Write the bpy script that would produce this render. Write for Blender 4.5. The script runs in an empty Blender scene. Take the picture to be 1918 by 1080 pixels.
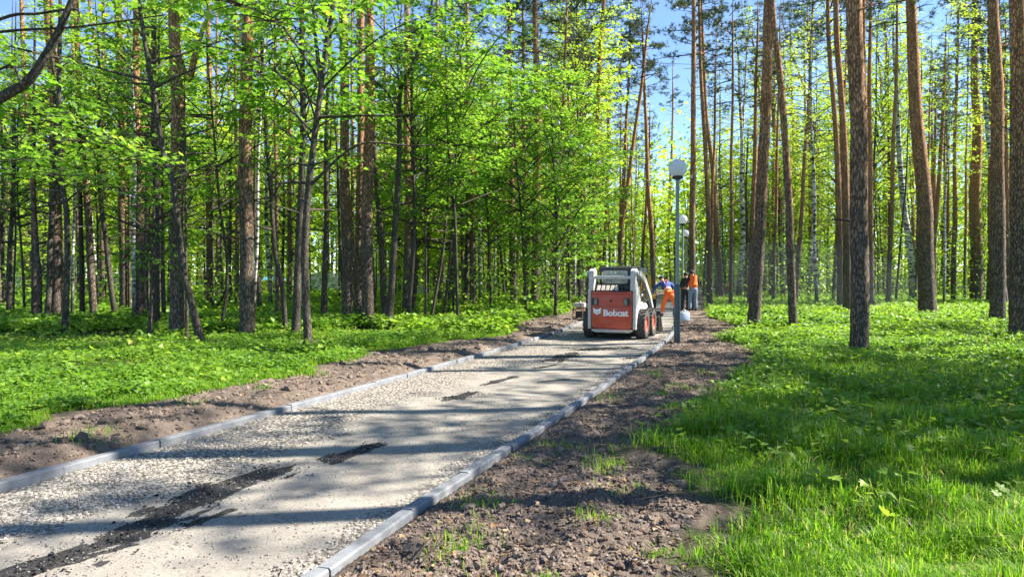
import bpy, bmesh, math, random
import numpy as np
from math import radians as R
from mathutils import Vector, Matrix
S = bpy.context.scene
COL = S.collection
# ---------------------------------------------------------------- camera
PITCH = R(0.976); CAMH = 1.65; F = 1350.0
cam = bpy.data.cameras.new("camera"); camo = bpy.data.objects.new("camera", cam); COL.objects.link(camo)
cam.sensor_width = 36.0; cam.lens = 36.0 * F / 1918.0; cam.clip_start = 0.05; cam.clip_end = 3000
camo.location = (0, 0, CAMH); camo.rotation_euler = (R(90) - PITCH, 0, 0); S.camera = camo
# ---------------------------------------------------------------- sky, sun, exposure
SUN_AZ, SUN_EL = R(83), R(43)
w = bpy.data.worlds.new("World"); S.world = w; w.use_nodes = True
nt = w.node_tree; bg = nt.nodes["Background"]; sky = nt.nodes.new("ShaderNodeTexSky")
sky.sky_type = 'NISHITA'; sky.sun_disc = False; sky.sun_elevation = SUN_EL; sky.sun_rotation = SUN_AZ
sky.air_density = 0.9; sky.altitude = 1200; sky.dust_density = 0.0; sky.ozone_density = 4.0
nt.links.new(sky.outputs[0], bg.inputs[0]); bg.inputs[1].default_value = 0.092
sl = bpy.data.lights.new("sun", 'SUN'); so = bpy.data.objects.new("sun", sl); COL.objects.link(so)
sl.energy = 5.0; sl.angle = R(0.53); sl.color = (1.0, 0.93, 0.82)
tosun = Vector((math.sin(SUN_AZ) * math.cos(SUN_EL), math.cos(SUN_AZ) * math.cos(SUN_EL), math.sin(SUN_EL)))
so.rotation_euler = (-tosun).to_track_quat('-Z', 'Y').to_euler(); so.location = (30, 10, 40)
S.view_settings.view_transform = 'Standard'; S.view_settings.look = 'None'
S.view_settings.exposure = 1.72; S.view_settings.gamma = 1.0
S.render.engine = 'CYCLES'
cy = S.cycles
cy.max_bounces = 9; cy.diffuse_bounces = 6; cy.glossy_bounces = 2; cy.transmission_bounces = 6
cy.transparent_max_bounces = 6; cy.volume_bounces = 0; cy.caustics_reflective = False; cy.caustics_refractive = False
cy.sample_clamp_indirect = 6.0

# ---------------------------------------------------------------- helpers: picture point -> place
def at(px, py, D):
    a = (px - 959.0) / F; b = (540.0 - py) / F
    y = math.cos(PITCH) + b * math.sin(PITCH); z = -math.sin(PITCH) + b * math.cos(PITCH)
    t = D / y
    return Vector((a * t, D, CAMH + z * t))
def gnd(px, py):
    a = (px - 959.0) / F; b = (540.0 - py) / F
    y = math.cos(PITCH) + b * math.sin(PITCH); z = -math.sin(PITCH) + b * math.cos(PITCH)
    t = -CAMH / z
    return Vector((a * t, y * t, 0.0))
rng = np.random.RandomState(7); random.seed(7)

def tag(o, label=None, cat=None, group=None, kind=None):
    if label: o['label'] = label
    if cat: o['category'] = cat
    if group: o['group'] = group
    if kind: o['kind'] = kind
    return o
def empty(name, loc=(0, 0, 0), rz=0.0, label=None, cat=None, group=None):
    o = bpy.data.objects.new(name, None); COL.objects.link(o); o.empty_display_size = 0.2
    o.location = loc; o.rotation_euler = (0, 0, rz)
    return tag(o, label, cat, group)
def link(name, me, mats=(), parent=None):
    if not isinstance(mats, (list, tuple)): mats = [mats]
    if len(me.materials) == 0:
        for m in mats: me.materials.append(m)
    o = bpy.data.objects.new(name, me); COL.objects.link(o)
    if parent is not None: o.parent = parent
    return o

# ---------------------------------------------------------------- fast meshes
def mesh_np(name, V, Fc, tint=None, midx=None, smooth=False, attrs=None):
    """V (n,3); Fc (m,k) with k = 3 or 4"""
    me = bpy.data.meshes.new(name)
    V = np.asarray(V, dtype=np.float32); Fc = np.asarray(Fc, dtype=np.int32)
    m, k = Fc.shape
    me.vertices.add(len(V)); me.vertices.foreach_set("co", V.ravel())
    me.loops.add(m * k); me.loops.foreach_set("vertex_index", Fc.ravel())
    me.polygons.add(m); me.polygons.foreach_set("loop_start", np.arange(0, m * k, k, dtype=np.int32))
    if midx is not None: me.polygons.foreach_set("material_index", np.asarray(midx, dtype=np.int32))
    me.polygons.foreach_set("use_smooth", np.full(m, bool(smooth)))
    me.update(calc_edges=True)
    if tint is not None:
        a = me.attributes.new("tint", 'FLOAT', 'FACE'); a.data.foreach_set("value", np.asarray(tint, dtype=np.float32))
    if attrs:
        for nm, val in attrs.items():
            a = me.attributes.new(nm, 'FLOAT', 'POINT'); a.data.foreach_set("value", np.asarray(val, dtype=np.float32))
    return me

_tab = np.random.RandomState(3).rand(256, 256)
def vnoise(x, y, s=0):
    x = np.asarray(x, float) + 17.3 * s; y = np.asarray(y, float) + 9.7 * s
    xi = np.floor(x).astype(int); yi = np.floor(y).astype(int); fx = x - xi; fy = y - yi
    fx = fx * fx * (3 - 2 * fx); fy = fy * fy * (3 - 2 * fy)
    a = _tab[xi & 255, yi & 255]; b = _tab[(xi + 1) & 255, yi & 255]
    c = _tab[xi & 255, (yi + 1) & 255]; d = _tab[(xi + 1) & 255, (yi + 1) & 255]
    return (a * (1 - fx) + b * fx) * (1 - fy) + (c * (1 - fx) + d * fx) * fy
def fbm(x, y, s=0, o=4):
    v = 0; a = 0.5; t = 0
    for i in range(o):
        v = v + a * vnoise(x * 2 ** i, y * 2 ** i, s + i); t += a; a *= 0.5
    return v / t

# ---------------------------------------------------------------- materials
def mat(name):
    m = bpy.data.materials.new(name); m.use_nodes = True
    return m, m.node_tree.nodes, m.node_tree.links, m.node_tree.nodes["Principled BSDF"]
def ramp(N, stops):
    r = N.new("ShaderNodeValToRGB"); e = r.color_ramp.elements
    while len(e) > 1: e.remove(e[-1])
    e[0].position = stops[0][0]; e[0].color = (*stops[0][1], 1)
    for p, c in stops[1:]:
        k = e.new(p); k.color = (*c, 1)
    return r
def noise(N, L, scale, detail=4, rough=0.6, vec=None, kind='obj'):
    n = N.new("ShaderNodeTexNoise"); n.inputs["Scale"].default_value = scale
    n.inputs["Detail"].default_value = detail; n.inputs["Roughness"].default_value = rough
    if vec is None:
        tc = N.new("ShaderNodeTexCoord"); vec = tc.outputs["Object"]
    L.new(vec, n.inputs["Vector"])
    return n
def bump(N, L, src, strength, dist, bsdf):
    b = N.new("ShaderNodeBump"); b.inputs["Strength"].default_value = strength; b.inputs["Distance"].default_value = dist
    L.new(src, b.inputs["Height"]); L.new(b.outputs[0], bsdf.inputs["Normal"]); return b
def simple(name, col, rough=0.5, metal=0.0, var=0.15, scale=6.0, dirt=None, dirt_amt=0.5, bmp=0.0, spec=0.5):
    m, N, L, P = mat(name)
    n = noise(N, L, scale, 5, 0.65)
    c2 = tuple(x * (1 - var) for x in col); c3 = tuple(min(1, x * (1 + var * .6)) for x in col)
    r = ramp(N, [(0.3, c2), (0.55, col), (0.75, c3)]); L.new(n.outputs[0], r.inputs[0])
    out = r.outputs[0]
    if dirt:
        n2 = noise(N, L, scale * 2.3, 8, 0.75)
        r2 = ramp(N, [(0.5, (0, 0, 0)), (0.72, (dirt_amt,) * 3)]); L.new(n2.outputs[0], r2.inputs[0])
        mx = N.new("ShaderNodeMix"); mx.data_type = 'RGBA'; L.new(r2.outputs[0], mx.inputs[0]); L.new(out, mx.inputs[6])
        mx.inputs[7].default_value = (*dirt, 1); out = mx.outputs[2]
    L.new(out, P.inputs["Base Color"]); P.inputs["Roughness"].default_value = rough; P.inputs["Metallic"].default_value = metal
    P.inputs["Specular IOR Level"].default_value = spec
    if bmp: bump(N, L, n.outputs[0], bmp, 0.02, P)
    return m
def leafmat(name, stops, trans=0.45, tgain=(1.4, 1.38, 0.8), rough=0.45, objvar=0.25, spec=0.4):
    m, N, L, P = mat(name)
    a = N.new("ShaderNodeAttribute"); a.attribute_type = 'GEOMETRY'; a.attribute_name = "tint"
    oi = N.new("ShaderNodeObjectInfo")
    ma = N.new("ShaderNodeMath"); ma.operation = 'MULTIPLY_ADD'; L.new(oi.outputs["Random"], ma.inputs[0]); ma.inputs[1].default_value = objvar
    L.new(a.outputs["Fac"], ma.inputs[2])
    sb = N.new("ShaderNodeMath"); sb.operation = 'SUBTRACT'; L.new(ma.outputs[0], sb.inputs[0]); sb.inputs[1].default_value = objvar / 2
    r = ramp(N, stops); L.new(sb.outputs[0], r.inputs[0])
    L.new(r.outputs[0], P.inputs["Base Color"]); P.inputs["Roughness"].default_value = rough; P.inputs["Specular IOR Level"].default_value = spec
    t = N.new("ShaderNodeBsdfTranslucent")
    mul = N.new("ShaderNodeMix"); mul.data_type = 'RGBA'; mul.blend_type = 'MULTIPLY'; mul.inputs[0].default_value = 1
    L.new(r.outputs[0], mul.inputs[6]); mul.inputs[7].default_value = (*tgain, 1); L.new(mul.outputs[2], t.inputs[0])
    mx = N.new("ShaderNodeMixShader"); mx.inputs[0].default_value = trans
    L.new(P.outputs[0], mx.inputs[1]); L.new(t.outputs[0], mx.inputs[2])
    L.new(mx.outputs[0], N["Material Output"].inputs[0])
    return m
M = {}
M['maple'] = leafmat("maple_leaf", [(0.0, (0.08, 0.20, 0.012)), (0.5, (0.155, 0.325, 0.035)), (1.0, (0.33, 0.49, 0.07))], 0.55)
M['linden'] = leafmat("linden_leaf", [(0.0, (0.19, 0.33, 0.02)), (0.5, (0.32, 0.47, 0.045)), (1.0, (0.48, 0.58, 0.08))], 0.58)
M['needle'] = leafmat("pine_needle", [(0.0, (0.03, 0.06, 0.02)), (0.5, (0.06, 0.10, 0.03)), (1.0, (0.12, 0.15, 0.05))], 0.2)
M['cover'] = leafmat("ground_leaf", [(0.0, (0.06, 0.15, 0.02)), (0.5, (0.16, 0.31, 0.035)), (0.93, (0.34, 0.48, 0.06)), (1.0, (0.45, 0.42, 0.12))], 0.5, objvar=0)
M['grass'] = leafmat("grass_blade", [(0.0, (0.05, 0.17, 0.01)), (0.45, (0.13, 0.29, 0.016)), (0.86, (0.33, 0.50, 0.04)), (0.94, (0.38, 0.44, 0.09)), (1.0, (0.46, 0.40, 0.20))], 0.55, objvar=0, rough=0.5)
M['twig'] = simple("twig_bark", (0.055, 0.045, 0.038), 0.9, var=0.4, scale=8)

def barkmat(name, lower, upper, z0=5.0, z1=9.0, dark=0.45, moss=None):
    m, N, L, P = mat(name)
    geo = N.new("ShaderNodeNewGeometry"); sep = N.new("ShaderNodeSeparateXYZ"); L.new(geo.outputs["Position"], sep.inputs[0])
    tc = N.new("ShaderNodeTexCoord")
    mp = N.new("ShaderNodeMapping"); mp.inputs["Scale"].default_value = (1, 1, 0.28); L.new(tc.outputs["Object"], mp.inputs[0])
    v = N.new("ShaderNodeTexVoronoi"); v.feature = 'DISTANCE_TO_EDGE'; v.inputs["Scale"].default_value = 22.0; 
    n0 = noise(N, L, 9, 5, 0.7, mp.outputs[0])
    mixv = N.new("ShaderNodeVectorMath"); mixv.operation = 'MULTIPLY_ADD'; L.new(n0.outputs["Color"], mixv.inputs[0]); mixv.inputs[1].default_value = (0.12,) * 3
    L.new(mp.outputs[0], mixv.inputs[2]); L.new(mixv.outputs[0], v.inputs["Vector"])
    cr = ramp(N, [(0.0, (0, 0, 0)), (0.18, (1, 1, 1))]); L.new(v.outputs["Distance"], cr.inputs[0])
    n1 = noise(N, L, 3.0, 4, 0.6)
    # height mix
    mr = N.new("ShaderNodeMapRange"); L.new(sep.outputs[2], mr.inputs[0]); mr.inputs[1].default_value = z0; mr.inputs[2].default_value = z1
    ad = N.new("ShaderNodeMath"); ad.operation = 'MULTIPLY_ADD'; L.new(n1.outputs[0], ad.inputs[0]); ad.inputs[1].default_value = 0.9
    sbn = N.new("ShaderNodeMath"); sbn.operation = 'SUBTRACT'; L.new(mr.outputs[0], sbn.inputs[0]); sbn.inputs[1].default_value = 0.45
    sbn.use_clamp = False; L.new(sbn.outputs[0], ad.inputs[2]); ad.use_clamp = True
    mx = N.new("ShaderNodeMix"); mx.data_type = 'RGBA'; L.new(ad.outputs[0], mx.inputs[0])
    r1 = ramp(N, [(0.3, tuple(c * 0.7 for c in lower)), (0.7, tuple(c * 1.35 for c in lower))]); L.new(n0.outputs[0], r1.inputs[0])
    r2 = ramp(N, [(0.3, tuple(c * 0.65 for c in upper)), (0.7, tuple(min(1, c * 1.3) for c in upper))]); L.new(n0.outputs[0], r2.inputs[0])
    L.new(r1.outputs[0], mx.inputs[6]); L.new(r2.outputs[0], mx.inputs[7])
    mm = N.new("ShaderNodeMix"); mm.data_type = 'RGBA'; mm.blend_type = 'MULTIPLY'; mm.inputs[0].default_value = dark
    L.new(mx.outputs[2], mm.inputs[6]); L.new(cr.outputs[0], mm.inputs[7])
    out = mm.outputs[2]
    if moss:
        n3 = noise(N, L, 2.2, 6, 0.7); r3 = ramp(N, [(0.52, (0, 0, 0)), (0.66, (0.7, 0.7, 0.7))]); L.new(n3.outputs[0], r3.inputs[0])
        m3 = N.new("ShaderNodeMix"); m3.data_type = 'RGBA'; L.new(r3.outputs[0], m3.inputs[0]); L.new(out, m3.inputs[6]); m3.inputs[7].default_value = (*moss, 1); out = m3.outputs[2]
    L.new(out, P.inputs["Base Color"]); P.inputs["Roughness"].default_value = 0.92; P.inputs["Specular IOR Level"].default_value = 0.2
    bump(N, L, cr.outputs[0], 1.0, 0.03, P)
    return m
M['bark_pine'] = barkmat("pine_bark", (0.19, 0.15, 0.118), (0.60, 0.32, 0.16), 2.2, 7.5, dark=.6)
M['bark_maple'] = barkmat("maple_bark", (0.12, 0.10, 0.08), (0.13, 0.11, 0.085), 2, 9, dark=0.3, moss=(0.10, 0.10, 0.055))
def birchmat():
    m, N, L, P = mat("birch_bark")
    tc = N.new("ShaderNodeTexCoord"); mp = N.new("ShaderNodeMapping"); mp.inputs["Scale"].default_value = (1, 1, 3.6); L.new(tc.outputs["Object"], mp.inputs[0])
    n = noise(N, L, 2.6, 5, 0.65, mp.outputs[0]); r = ramp(N, [(0.47, (0.62, 0.60, 0.55)), (0.55, (0.03, 0.028, 0.025))]); L.new(n.outputs[0], r.inputs[0])
    geo = N.new("ShaderNodeNewGeometry"); sep = N.new("ShaderNodeSeparateXYZ"); L.new(geo.outputs["Position"], sep.inputs[0])
    mr = N.new("ShaderNodeMapRange"); L.new(sep.outputs[2], mr.inputs[0]); mr.inputs[1].default_value = 2.4; mr.inputs[2].default_value = 0.6
    mx = N.new("ShaderNodeMix"); mx.data_type = 'RGBA'; L.new(mr.outputs[0], mx.inputs[0]); L.new(r.outputs[0], mx.inputs[6]); mx.inputs[7].default_value = (0.07, 0.06, 0.05, 1)
    L.new(mx.outputs[2], P.inputs["Base Color"]); P.inputs["Roughness"].default_value = 0.8; bump(N, L, n.outputs[0], 0.4, 0.01, P)
    return m
M['bark_birch'] = birchmat()

# ---------------------------------------------------------------- where the path, soil and plants lie
rk = [gnd(590, 1080), gnd(640, 1040), gnd(935, 850), gnd(1115, 733), gnd(1243, 640), gnd(1261, 615), gnd(1264, 600), gnd(1262, 586), gnd(1264, 572), gnd(1275, 560), gnd(1312, 549), gnd(1400, 540)]
d0 = (rk[3] - rk[1]).normalized()
rk = [rk[0] - d0 * 9] + rk
def catmull(P, n):
    out = []
    for i in range(len(P) - 1):
        p0 = P[max(i - 1, 0)]; p1 = P[i]; p2 = P[i + 1]; p3 = P[min(i + 2, len(P) - 1)]
        for k in range(n):
            t = k / n
            out.append(0.5 * ((2 * p1) + (p2 - p0) * t + (2 * p0 - 5 * p1 + 4 * p2 - p3) * t * t + (3 * p1 - p0 - 3 * p2 + p3) * t ** 3))
    out.append(P[-1]); return out
def resample(P, step):
    P = np.array([tuple(p) for p in P]); d = np.r_[0, np.cumsum(np.linalg.norm(np.diff(P, axis=0), axis=1))]
    n = int(d[-1] / step); s = np.linspace(0, d[-1], n + 1)
    return np.stack([np.interp(s, d, P[:, k]) for k in range(P.shape[1])], 1), s
RK, _ = resample(catmull(rk, 10), 0.5)
k_ = np.ones(5) / 5
for c in (0, 1): RK[2:-2, c] = np.convolve(RK[:, c], k_, 'valid')
Tn = np.gradient(RK[:, :2], axis=0); Tn /= np.linalg.norm(Tn, axis=1)[:, None]
NL = np.stack([-Tn[:, 1], Tn[:, 0]], 1)      # to the left
HW = 1.57
CL = RK[:, :2] + NL * HW
def lateral(x, y):
    """signed distance from the path's middle, + to the right"""
    x = np.atleast_1d(np.asarray(x, float)); y = np.atleast_1d(np.asarray(y, float))
    best = np.full(x.shape, 1e9); out = np.zeros(x.shape)
    for i in range(0, len(CL) - 1):
        a = CL[i]; b = CL[i + 1]; t = b - a; l = np.hypot(*t); t = t / l
        u = np.clip((x - a[0]) * t[0] + (y - a[1]) * t[1], 0, l)
        dx = x - a[0] - u * t[0]; dy = y - a[1] - u * t[1]; d = dx * dx + dy * dy
        sgn = np.sign(dx * t[1] - dy * t[0]); m = d < best
        best[m] = d[m]; out[m] = (sgn * np.sqrt(d))[m]
    return out
def curve(pts):
    P = sorted([(gnd(*p).y, gnd(*p).x) for p in pts]); return np.array([p[0] for p in P]), np.array([p[1] for p in P])
XR = curve([(1230, 1080), (1315, 975), (1290, 890), (1150, 850), (1180, 812), (1330, 780), (1325, 740), (1390, 700), (1430, 666), (1345, 640), (1385, 620), (1345, 600), (1325, 585)])
XL = curve([(-160, 905), (0, 835), (190, 792), (330, 768), (560, 722), (700, 672), (930, 640), (1000, 602), (1080, 585)])
def xr(y): return np.where(y > 33, np.interp(33, *XR) + (y - 33) * 0.28, np.where(y < 3.9, 1.0, np.interp(y, *XR)))
def xl(y): return np.where(y > 36, 3.4 + (y - 36) * 0.07, np.interp(y, *XL))
def vegmask(x, y):
    """>0 : planted, <0 bare soil (metres from the ragged edge)"""
    n = (fbm(x * 1.3, y * 1.3, 1) - 0.5) * 1.1 + (fbm(x * 5, y * 5, 4) - 0.5) * 0.35
    a = np.maximum(x - xr(y), xl(y) - x)
    return a + n
def H(x, y, lat=None):
    x = np.asarray(x, float); y = np.asarray(y, float)
    if lat is None: lat = lateral(x, y).reshape(x.shape)
    v = vegmask(x, y)
    base = 0.05 + (fbm(x * 0.15, y * 0.15, 2) - 0.5) * 0.16
    left = lat < 0
    base = base + np.where(left, 0.06, -0.02)
    clod = (fbm(x * 6, y * 6, 5, 4) - 0.45) * 0.13 + np.abs(fbm(x * 2.2, y * 2.2, 9, 3) - 0.5) * 0.16
    soil = np.clip(1 - np.clip(v + 0.2, 0, 1) * 1.2, 0, 1)
    h = base + clod * soil * np.where(left, 0.7, 1.0)
    al = np.abs(lat)
    inside = al < HW + 0.10
    edge = np.clip((al - HW - 0.10) / 0.25, 0, 1)
    h = h * edge + (1 - edge) * np.where(left, 0.05, 0.015)
    return np.where(inside, -0.12, h)
def H1(x, y): return float(H(np.array([x]), np.array([y]))[0])
# ================================================================ the setting
# ground: one sheet, fine near the camera, to the horizon
def build_ground():
    r = [0.8]
    while r[-1] < 900: r.append(r[-1] * (1.012 if r[-1] < 60 else 1.06) + 0.002)
    r = np.array(r)
    a = np.r_[np.linspace(-56, 56, 620), np.linspace(56, 304, 60)[1:-1]]; a = np.radians(a)
    RR, AA = np.meshgrid(r, a, indexing='ij')
    X = RR * np.sin(AA); Y = RR * np.cos(AA)
    near = RR < 75
    lat = np.full(X.shape, 99.0); lat[near] = lateral(X[near], Y[near])
    far = ~near; 
    lf = lateral(X[far][::1], Y[far][::1]); lat[far] = lf
    Z = H(X, Y, lat)
    n, m = X.shape
    V = np.stack([X, Y, Z], -1).reshape(-1, 3)
    i = np.arange(n - 1)[:, None]; j = np.arange(m)[None, :]; j2 = (j + 1) % m
    Fq = np.stack([i * m + j, i * m + j2, (i + 1) * m + j2, (i + 1) * m + j], -1).reshape(-1, 4)
    V = np.vstack([V, [[0, 0, 0.02]]]); c = len(V) - 1
    jj = np.arange(m); cap = np.stack([np.full(m, c), (jj + 1) % m, jj, jj], 1)
    veg = np.r_[np.clip(vegmask(X, Y), -3, 3).ravel(), 1]
    me = mesh_np("ground", V, Fq, smooth=True, attrs={'veg': veg})
    bm = bmesh.new(); bm.from_mesh(me); bm.verts.ensure_lookup_table()
    for k in range(m):
        try: bm.faces.new((bm.verts[c], bm.verts[(k + 1) % m], bm.verts[k]))
        except Exception: pass
    bmesh.ops.recalc_face_normals(bm, faces=bm.faces[:]); bm.to_mesh(me); bm.free()
    mt, N, L, P = mat("forest_soil")
    at_ = N.new("ShaderNodeAttribute"); at_.attribute_name = 'veg'
    n1 = noise(N, L, 5, 8, 0.7); n2 = noise(N, L, 0.6, 4, 0.6); n3 = noise(N, L, 40, 4, 0.7)
    soil = ramp(N, [(0.25, (0.095, 0.072, 0.057)), (0.5, (0.18, 0.140, 0.112)), (0.75, (0.285, 0.228, 0.184))]); L.new(n1.outputs[0], soil.inputs[0])
    litter = ramp(N, [(0.3, (0.04, 0.05, 0.018)), (0.5, (0.06, 0.09, 0.02)), (0.68, (0.13, 0.12, 0.05))]); L.new(n1.outputs[0], litter.inputs[0])
    mr = N.new("ShaderNodeMapRange"); L.new(at_.outputs["Fac"], mr.inputs[0]); mr.inputs[1].default_value = -0.25; mr.inputs[2].default_value = 0.35
    mx = N.new("ShaderNodeMix"); mx.data_type = 'RGBA'; L.new(mr.outputs[0], mx.inputs[0]); L.new(soil.outputs[0], mx.inputs[6]); L.new(litter.outputs[0], mx.inputs[7])
    mm = N.new("ShaderNodeMix"); mm.data_type = 'RGBA'; mm.blend_type = 'MULTIPLY'; mm.inputs[0].default_value = 0.5
    r3 = ramp(N, [(0.35, (0.45, 0.45, 0.45)), (0.6, (1, 1, 1))]); L.new(n2.outputs[0], r3.inputs[0])
    L.new(mx.outputs[2], mm.inputs[6]); L.new(r3.outputs[0], mm.inputs[7])
    L.new(mm.outputs[2], P.inputs["Base Color"]); P.inputs["Roughness"].default_value = 0.95; P.inputs["Specular IOR Level"].default_value = 0.15
    b1 = bump(N, L, n1.outputs[0], 0.8, 0.06, P); b2 = N.new("ShaderNodeBump"); b2.inputs["Strength"].default_value = 0.7; b2.inputs["Distance"].default_value = 0.01
    L.new(n3.outputs[0], b2.inputs["Height"]); L.new(b1.outputs[0], b2.inputs["Normal"]); L.new(b2.outputs[0], P.inputs["Normal"])
    M['soil'] = mt
    tag(link("ground", me, mt), kind='structure')
build_ground()

# path: a sheet between the kerbs with gravel on the left, dusty base course on the right, dark asphalt millings
PL, PS = resample([(*p, 0) for p in CL], 0.05)
PT = np.gradient(PL[:, :2], axis=0); PT /= np.linalg.norm(PT, axis=1)[:, None]; PN = np.stack([PT[:, 1], -PT[:, 0]], 1)  # right
def along(px, py):
    p = gnd(px, py); d = (PL[:, 0] - p.x) ** 2 + (PL[:, 1] - p.y) ** 2; i = int(np.argmin(d))
    return PS[i], (p.x - PL[i, 0]) * PN[i, 0] + (p.y - PL[i, 1]) * PN[i, 1]
millings = []   # (s, lat, half length, half width)
for pts, w_ in (([(-40, 1100), (60, 1065), (200, 1020), (330, 955), (430, 905), (515, 881)], 0.25), ([(622, 860), (660, 847), (700, 833)], 0.15),
                ([(350, 985), (440, 955)], 0.06), ([(840, 747), (885, 738)], 0.18), ([(905, 722), (965, 706)], 0.12), ([(1010, 716), (1060, 711)], 0.10),
                ([(1035, 676), (1075, 662)], 0.30), ([(1090, 655), (1170, 652)], 0.35), ([(1000, 690), (1040, 684)], 0.10), ([(1170, 672), (1200, 668)], 0.12)):
    q = [along(*p) for p in pts]
    for a, b in zip(q[:-1], q[1:]): millings.append((a, b, w_))
def milldist(s, l):
    out = np.full(np.shape(s), -9.0)
    for a, b, w_ in millings:
        ax, ay = a; dx = b[0] - ax; dy = b[1] - ay; L2 = dx * dx + dy * dy
        t = np.clip(((s - ax) * dx + (l - ay) * dy) / L2, 0, 1)
        d = np.hypot(s - ax - t * dx, l - ay - t * dy)
        out = np.maximum(out, 1 - d / w_)
    return out
def gravel_w(s, l):
    e = -0.15 + (fbm(s * 0.6, l * 0 + 3, 6) - 0.5) * 1.3
    g = np.clip((e - 0.25 - l) / 0.35, 0, 1)
    r = np.clip((l - 1.28 + (fbm(s * 1.5, l, 8) - 0.5) * 0.3) / 0.15, 0, 1)
    return np.maximum(g, r * 0.8)
def build_path():
    n = len(PL); lats = np.linspace(-HW - 0.01, HW + 0.01, 90)
    Sg, Lg = np.meshgrid(PS, lats, indexing='ij')
    X = PL[:, 0][:, None] + PN[:, 0][:, None] * lats; Y = PL[:, 1][:, None] + PN[:, 1][:, None] * lats
    g = gravel_w(Sg, Lg); md = milldist(Sg, Lg)
    mill = np.clip(md * 1.6 + (fbm(Sg * 5, Lg * 16, 11, 5) - 0.52) * 3.0, 0, 1)
    Z = 0.004 + g * 0.02 * (fbm(X * 12, Y * 12, 3) - 0.2) + (fbm(X * 0.8, Y * 0.8, 12) - 0.5) * 0.03 + mill * 0.007 * fbm(X * 25, Y * 25, 2)
    m = len(lats); V = np.stack([X, Y, Z], -1).reshape(-1, 3)
    i = np.arange(n - 1)[:, None]; j = np.arange(m - 1)[None, :]
    Fq = np.stack([i * m + j, i * m + j + 1, (i + 1) * m + j + 1, (i + 1) * m + j], -1).reshape(-1, 4)
    me = mesh_np("path", V, Fq, smooth=True, attrs={'grav': g.ravel(), 'mill': mill.ravel(), 'far': np.clip((Sg.ravel() - PS[-1] * 0 - along(1253, 597)[0]) / 2, 0, 1)})
    mt, N, L, P = mat("path_base_course")
    ag = N.new("ShaderNodeAttribute"); ag.attribute_name = 'grav'; am = N.new("ShaderNodeAttribute"); am.attribute_name = 'mill'
    af = N.new("ShaderNodeAttribute"); af.attribute_name = 'far'
    n1 = noise(N, L, 1.1, 6, 0.65); n2 = noise(N, L, 45, 5, 0.75); n3 = noise(N, L, 9, 6, 0.7)
    dust = ramp(N, [(0.3, (0.20, 0.18, 0.155)), (0.5, (0.285, 0.26, 0.222)), (0.7, (0.37, 0.33, 0.275))]); L.new(n1.outputs[0], dust.inputs[0])
    sp = ramp(N, [(0.36, (0.35, 0.35, 0.36)), (0.46, (0.9, 0.9, 0.9)), (0.62, (1.1, 1.1, 1.1))]); L.new(n2.outputs[0], sp.inputs[0])
    m1 = N.new("ShaderNodeMix"); m1.data_type = 'RGBA'; m1.blend_type = 'MULTIPLY'; m1.inputs[0].default_value = 0.75
    L.new(dust.outputs[0], m1.inputs[6]); L.new(sp.outputs[0], m1.inputs[7])
    vo = N.new("ShaderNodeTexVoronoi"); vo.inputs["Scale"].default_value = 24; tc = N.new("ShaderNodeTexCoord"); L.new(tc.outputs["Object"], vo.inputs["Vector"])
    gr = ramp(N, [(0.0, (0.42, 0.38, 0.32)), (0.35, (0.35, 0.31, 0.26)), (0.62, (0.11, 0.10, 0.085))]); L.new(vo.outputs["Distance"], gr.inputs[0])
    m2 = N.new("ShaderNodeMix"); m2.data_type = 'RGBA'; L.new(ag.outputs["Fac"], m2.inputs[0]); L.new(m1.outputs[2], m2.inputs[6]); L.new(gr.outputs[0], m2.inputs[7])
    bl = ramp(N, [(0.35, (0.018, 0.017, 0.017)), (0.6, (0.05, 0.047, 0.045)), (0.72, (0.2, 0.19, 0.17))]); L.new(n2.outputs[0], bl.inputs[0])
    ad = N.new("ShaderNodeMath"); ad.operation = 'MULTIPLY_ADD'; L.new(n3.outputs[0], ad.inputs[0]); ad.inputs[1].default_value = 1.2
    s1 = N.new("ShaderNodeMath"); s1.operation = 'SUBTRACT'; L.new(am.outputs["Fac"], s1.inputs[0]); s1.inputs[1].default_value = 0.6; L.new(s1.outputs[0], ad.inputs[2])
    rr = ramp(N, [(0.40, (0, 0, 0)), (0.52, (1, 1, 1))]); L.new(ad.outputs[0], rr.inputs[0])
    mu = N.new("ShaderNodeMath"); mu.operation = 'MULTIPLY'; L.new(rr.outputs[0], mu.inputs[0]); 
    gt = N.new("ShaderNodeMath"); gt.operation = 'GREATER_THAN'; L.new(am.outputs["Fac"], gt.inputs[0]); gt.inputs[1].default_value = 0.02; L.new(gt.outputs[0], mu.inputs[1])
    m3 = N.new("ShaderNodeMix"); m3.data_type = 'RGBA'; L.new(mu.outputs[0], m3.inputs[0]); L.new(m2.outputs[2], m3.inputs[6]); L.new(bl.outputs[0], m3.inputs[7])
    m4 = N.new("ShaderNodeMix"); m4.data_type = 'RGBA'; L.new(af.outputs["Fac"], m4.inputs[0]); L.new(m3.outputs[2], m4.inputs[6]); m4.inputs[7].default_value = (0.16, 0.16, 0.165, 1)
    L.new(m4.outputs[2], P.inputs["Base Color"]); P.inputs["Roughness"].default_value = 0.9; P.inputs["Specular IOR Level"].default_value = 0.25
    b1 = bump(N, L, n2.outputs[0], 0.5, 0.012, P); b2 = N.new("ShaderNodeBump"); b2.inputs["Strength"].default_value = 0.9; b2.inputs["Distance"].default_value = 0.02; b2.invert = True
    mm = N.new("ShaderNodeMath"); mm.operation = 'MULTIPLY'; L.new(vo.outputs["Distance"], mm.inputs[0]); L.new(ag.outputs["Fac"], mm.inputs[1])
    L.new(mm.outputs[0], b2.inputs["Height"]); L.new(b1.outputs[0], b2.inputs["Normal"]); L.new(b2.outputs[0], P.inputs["Normal"])
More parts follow.
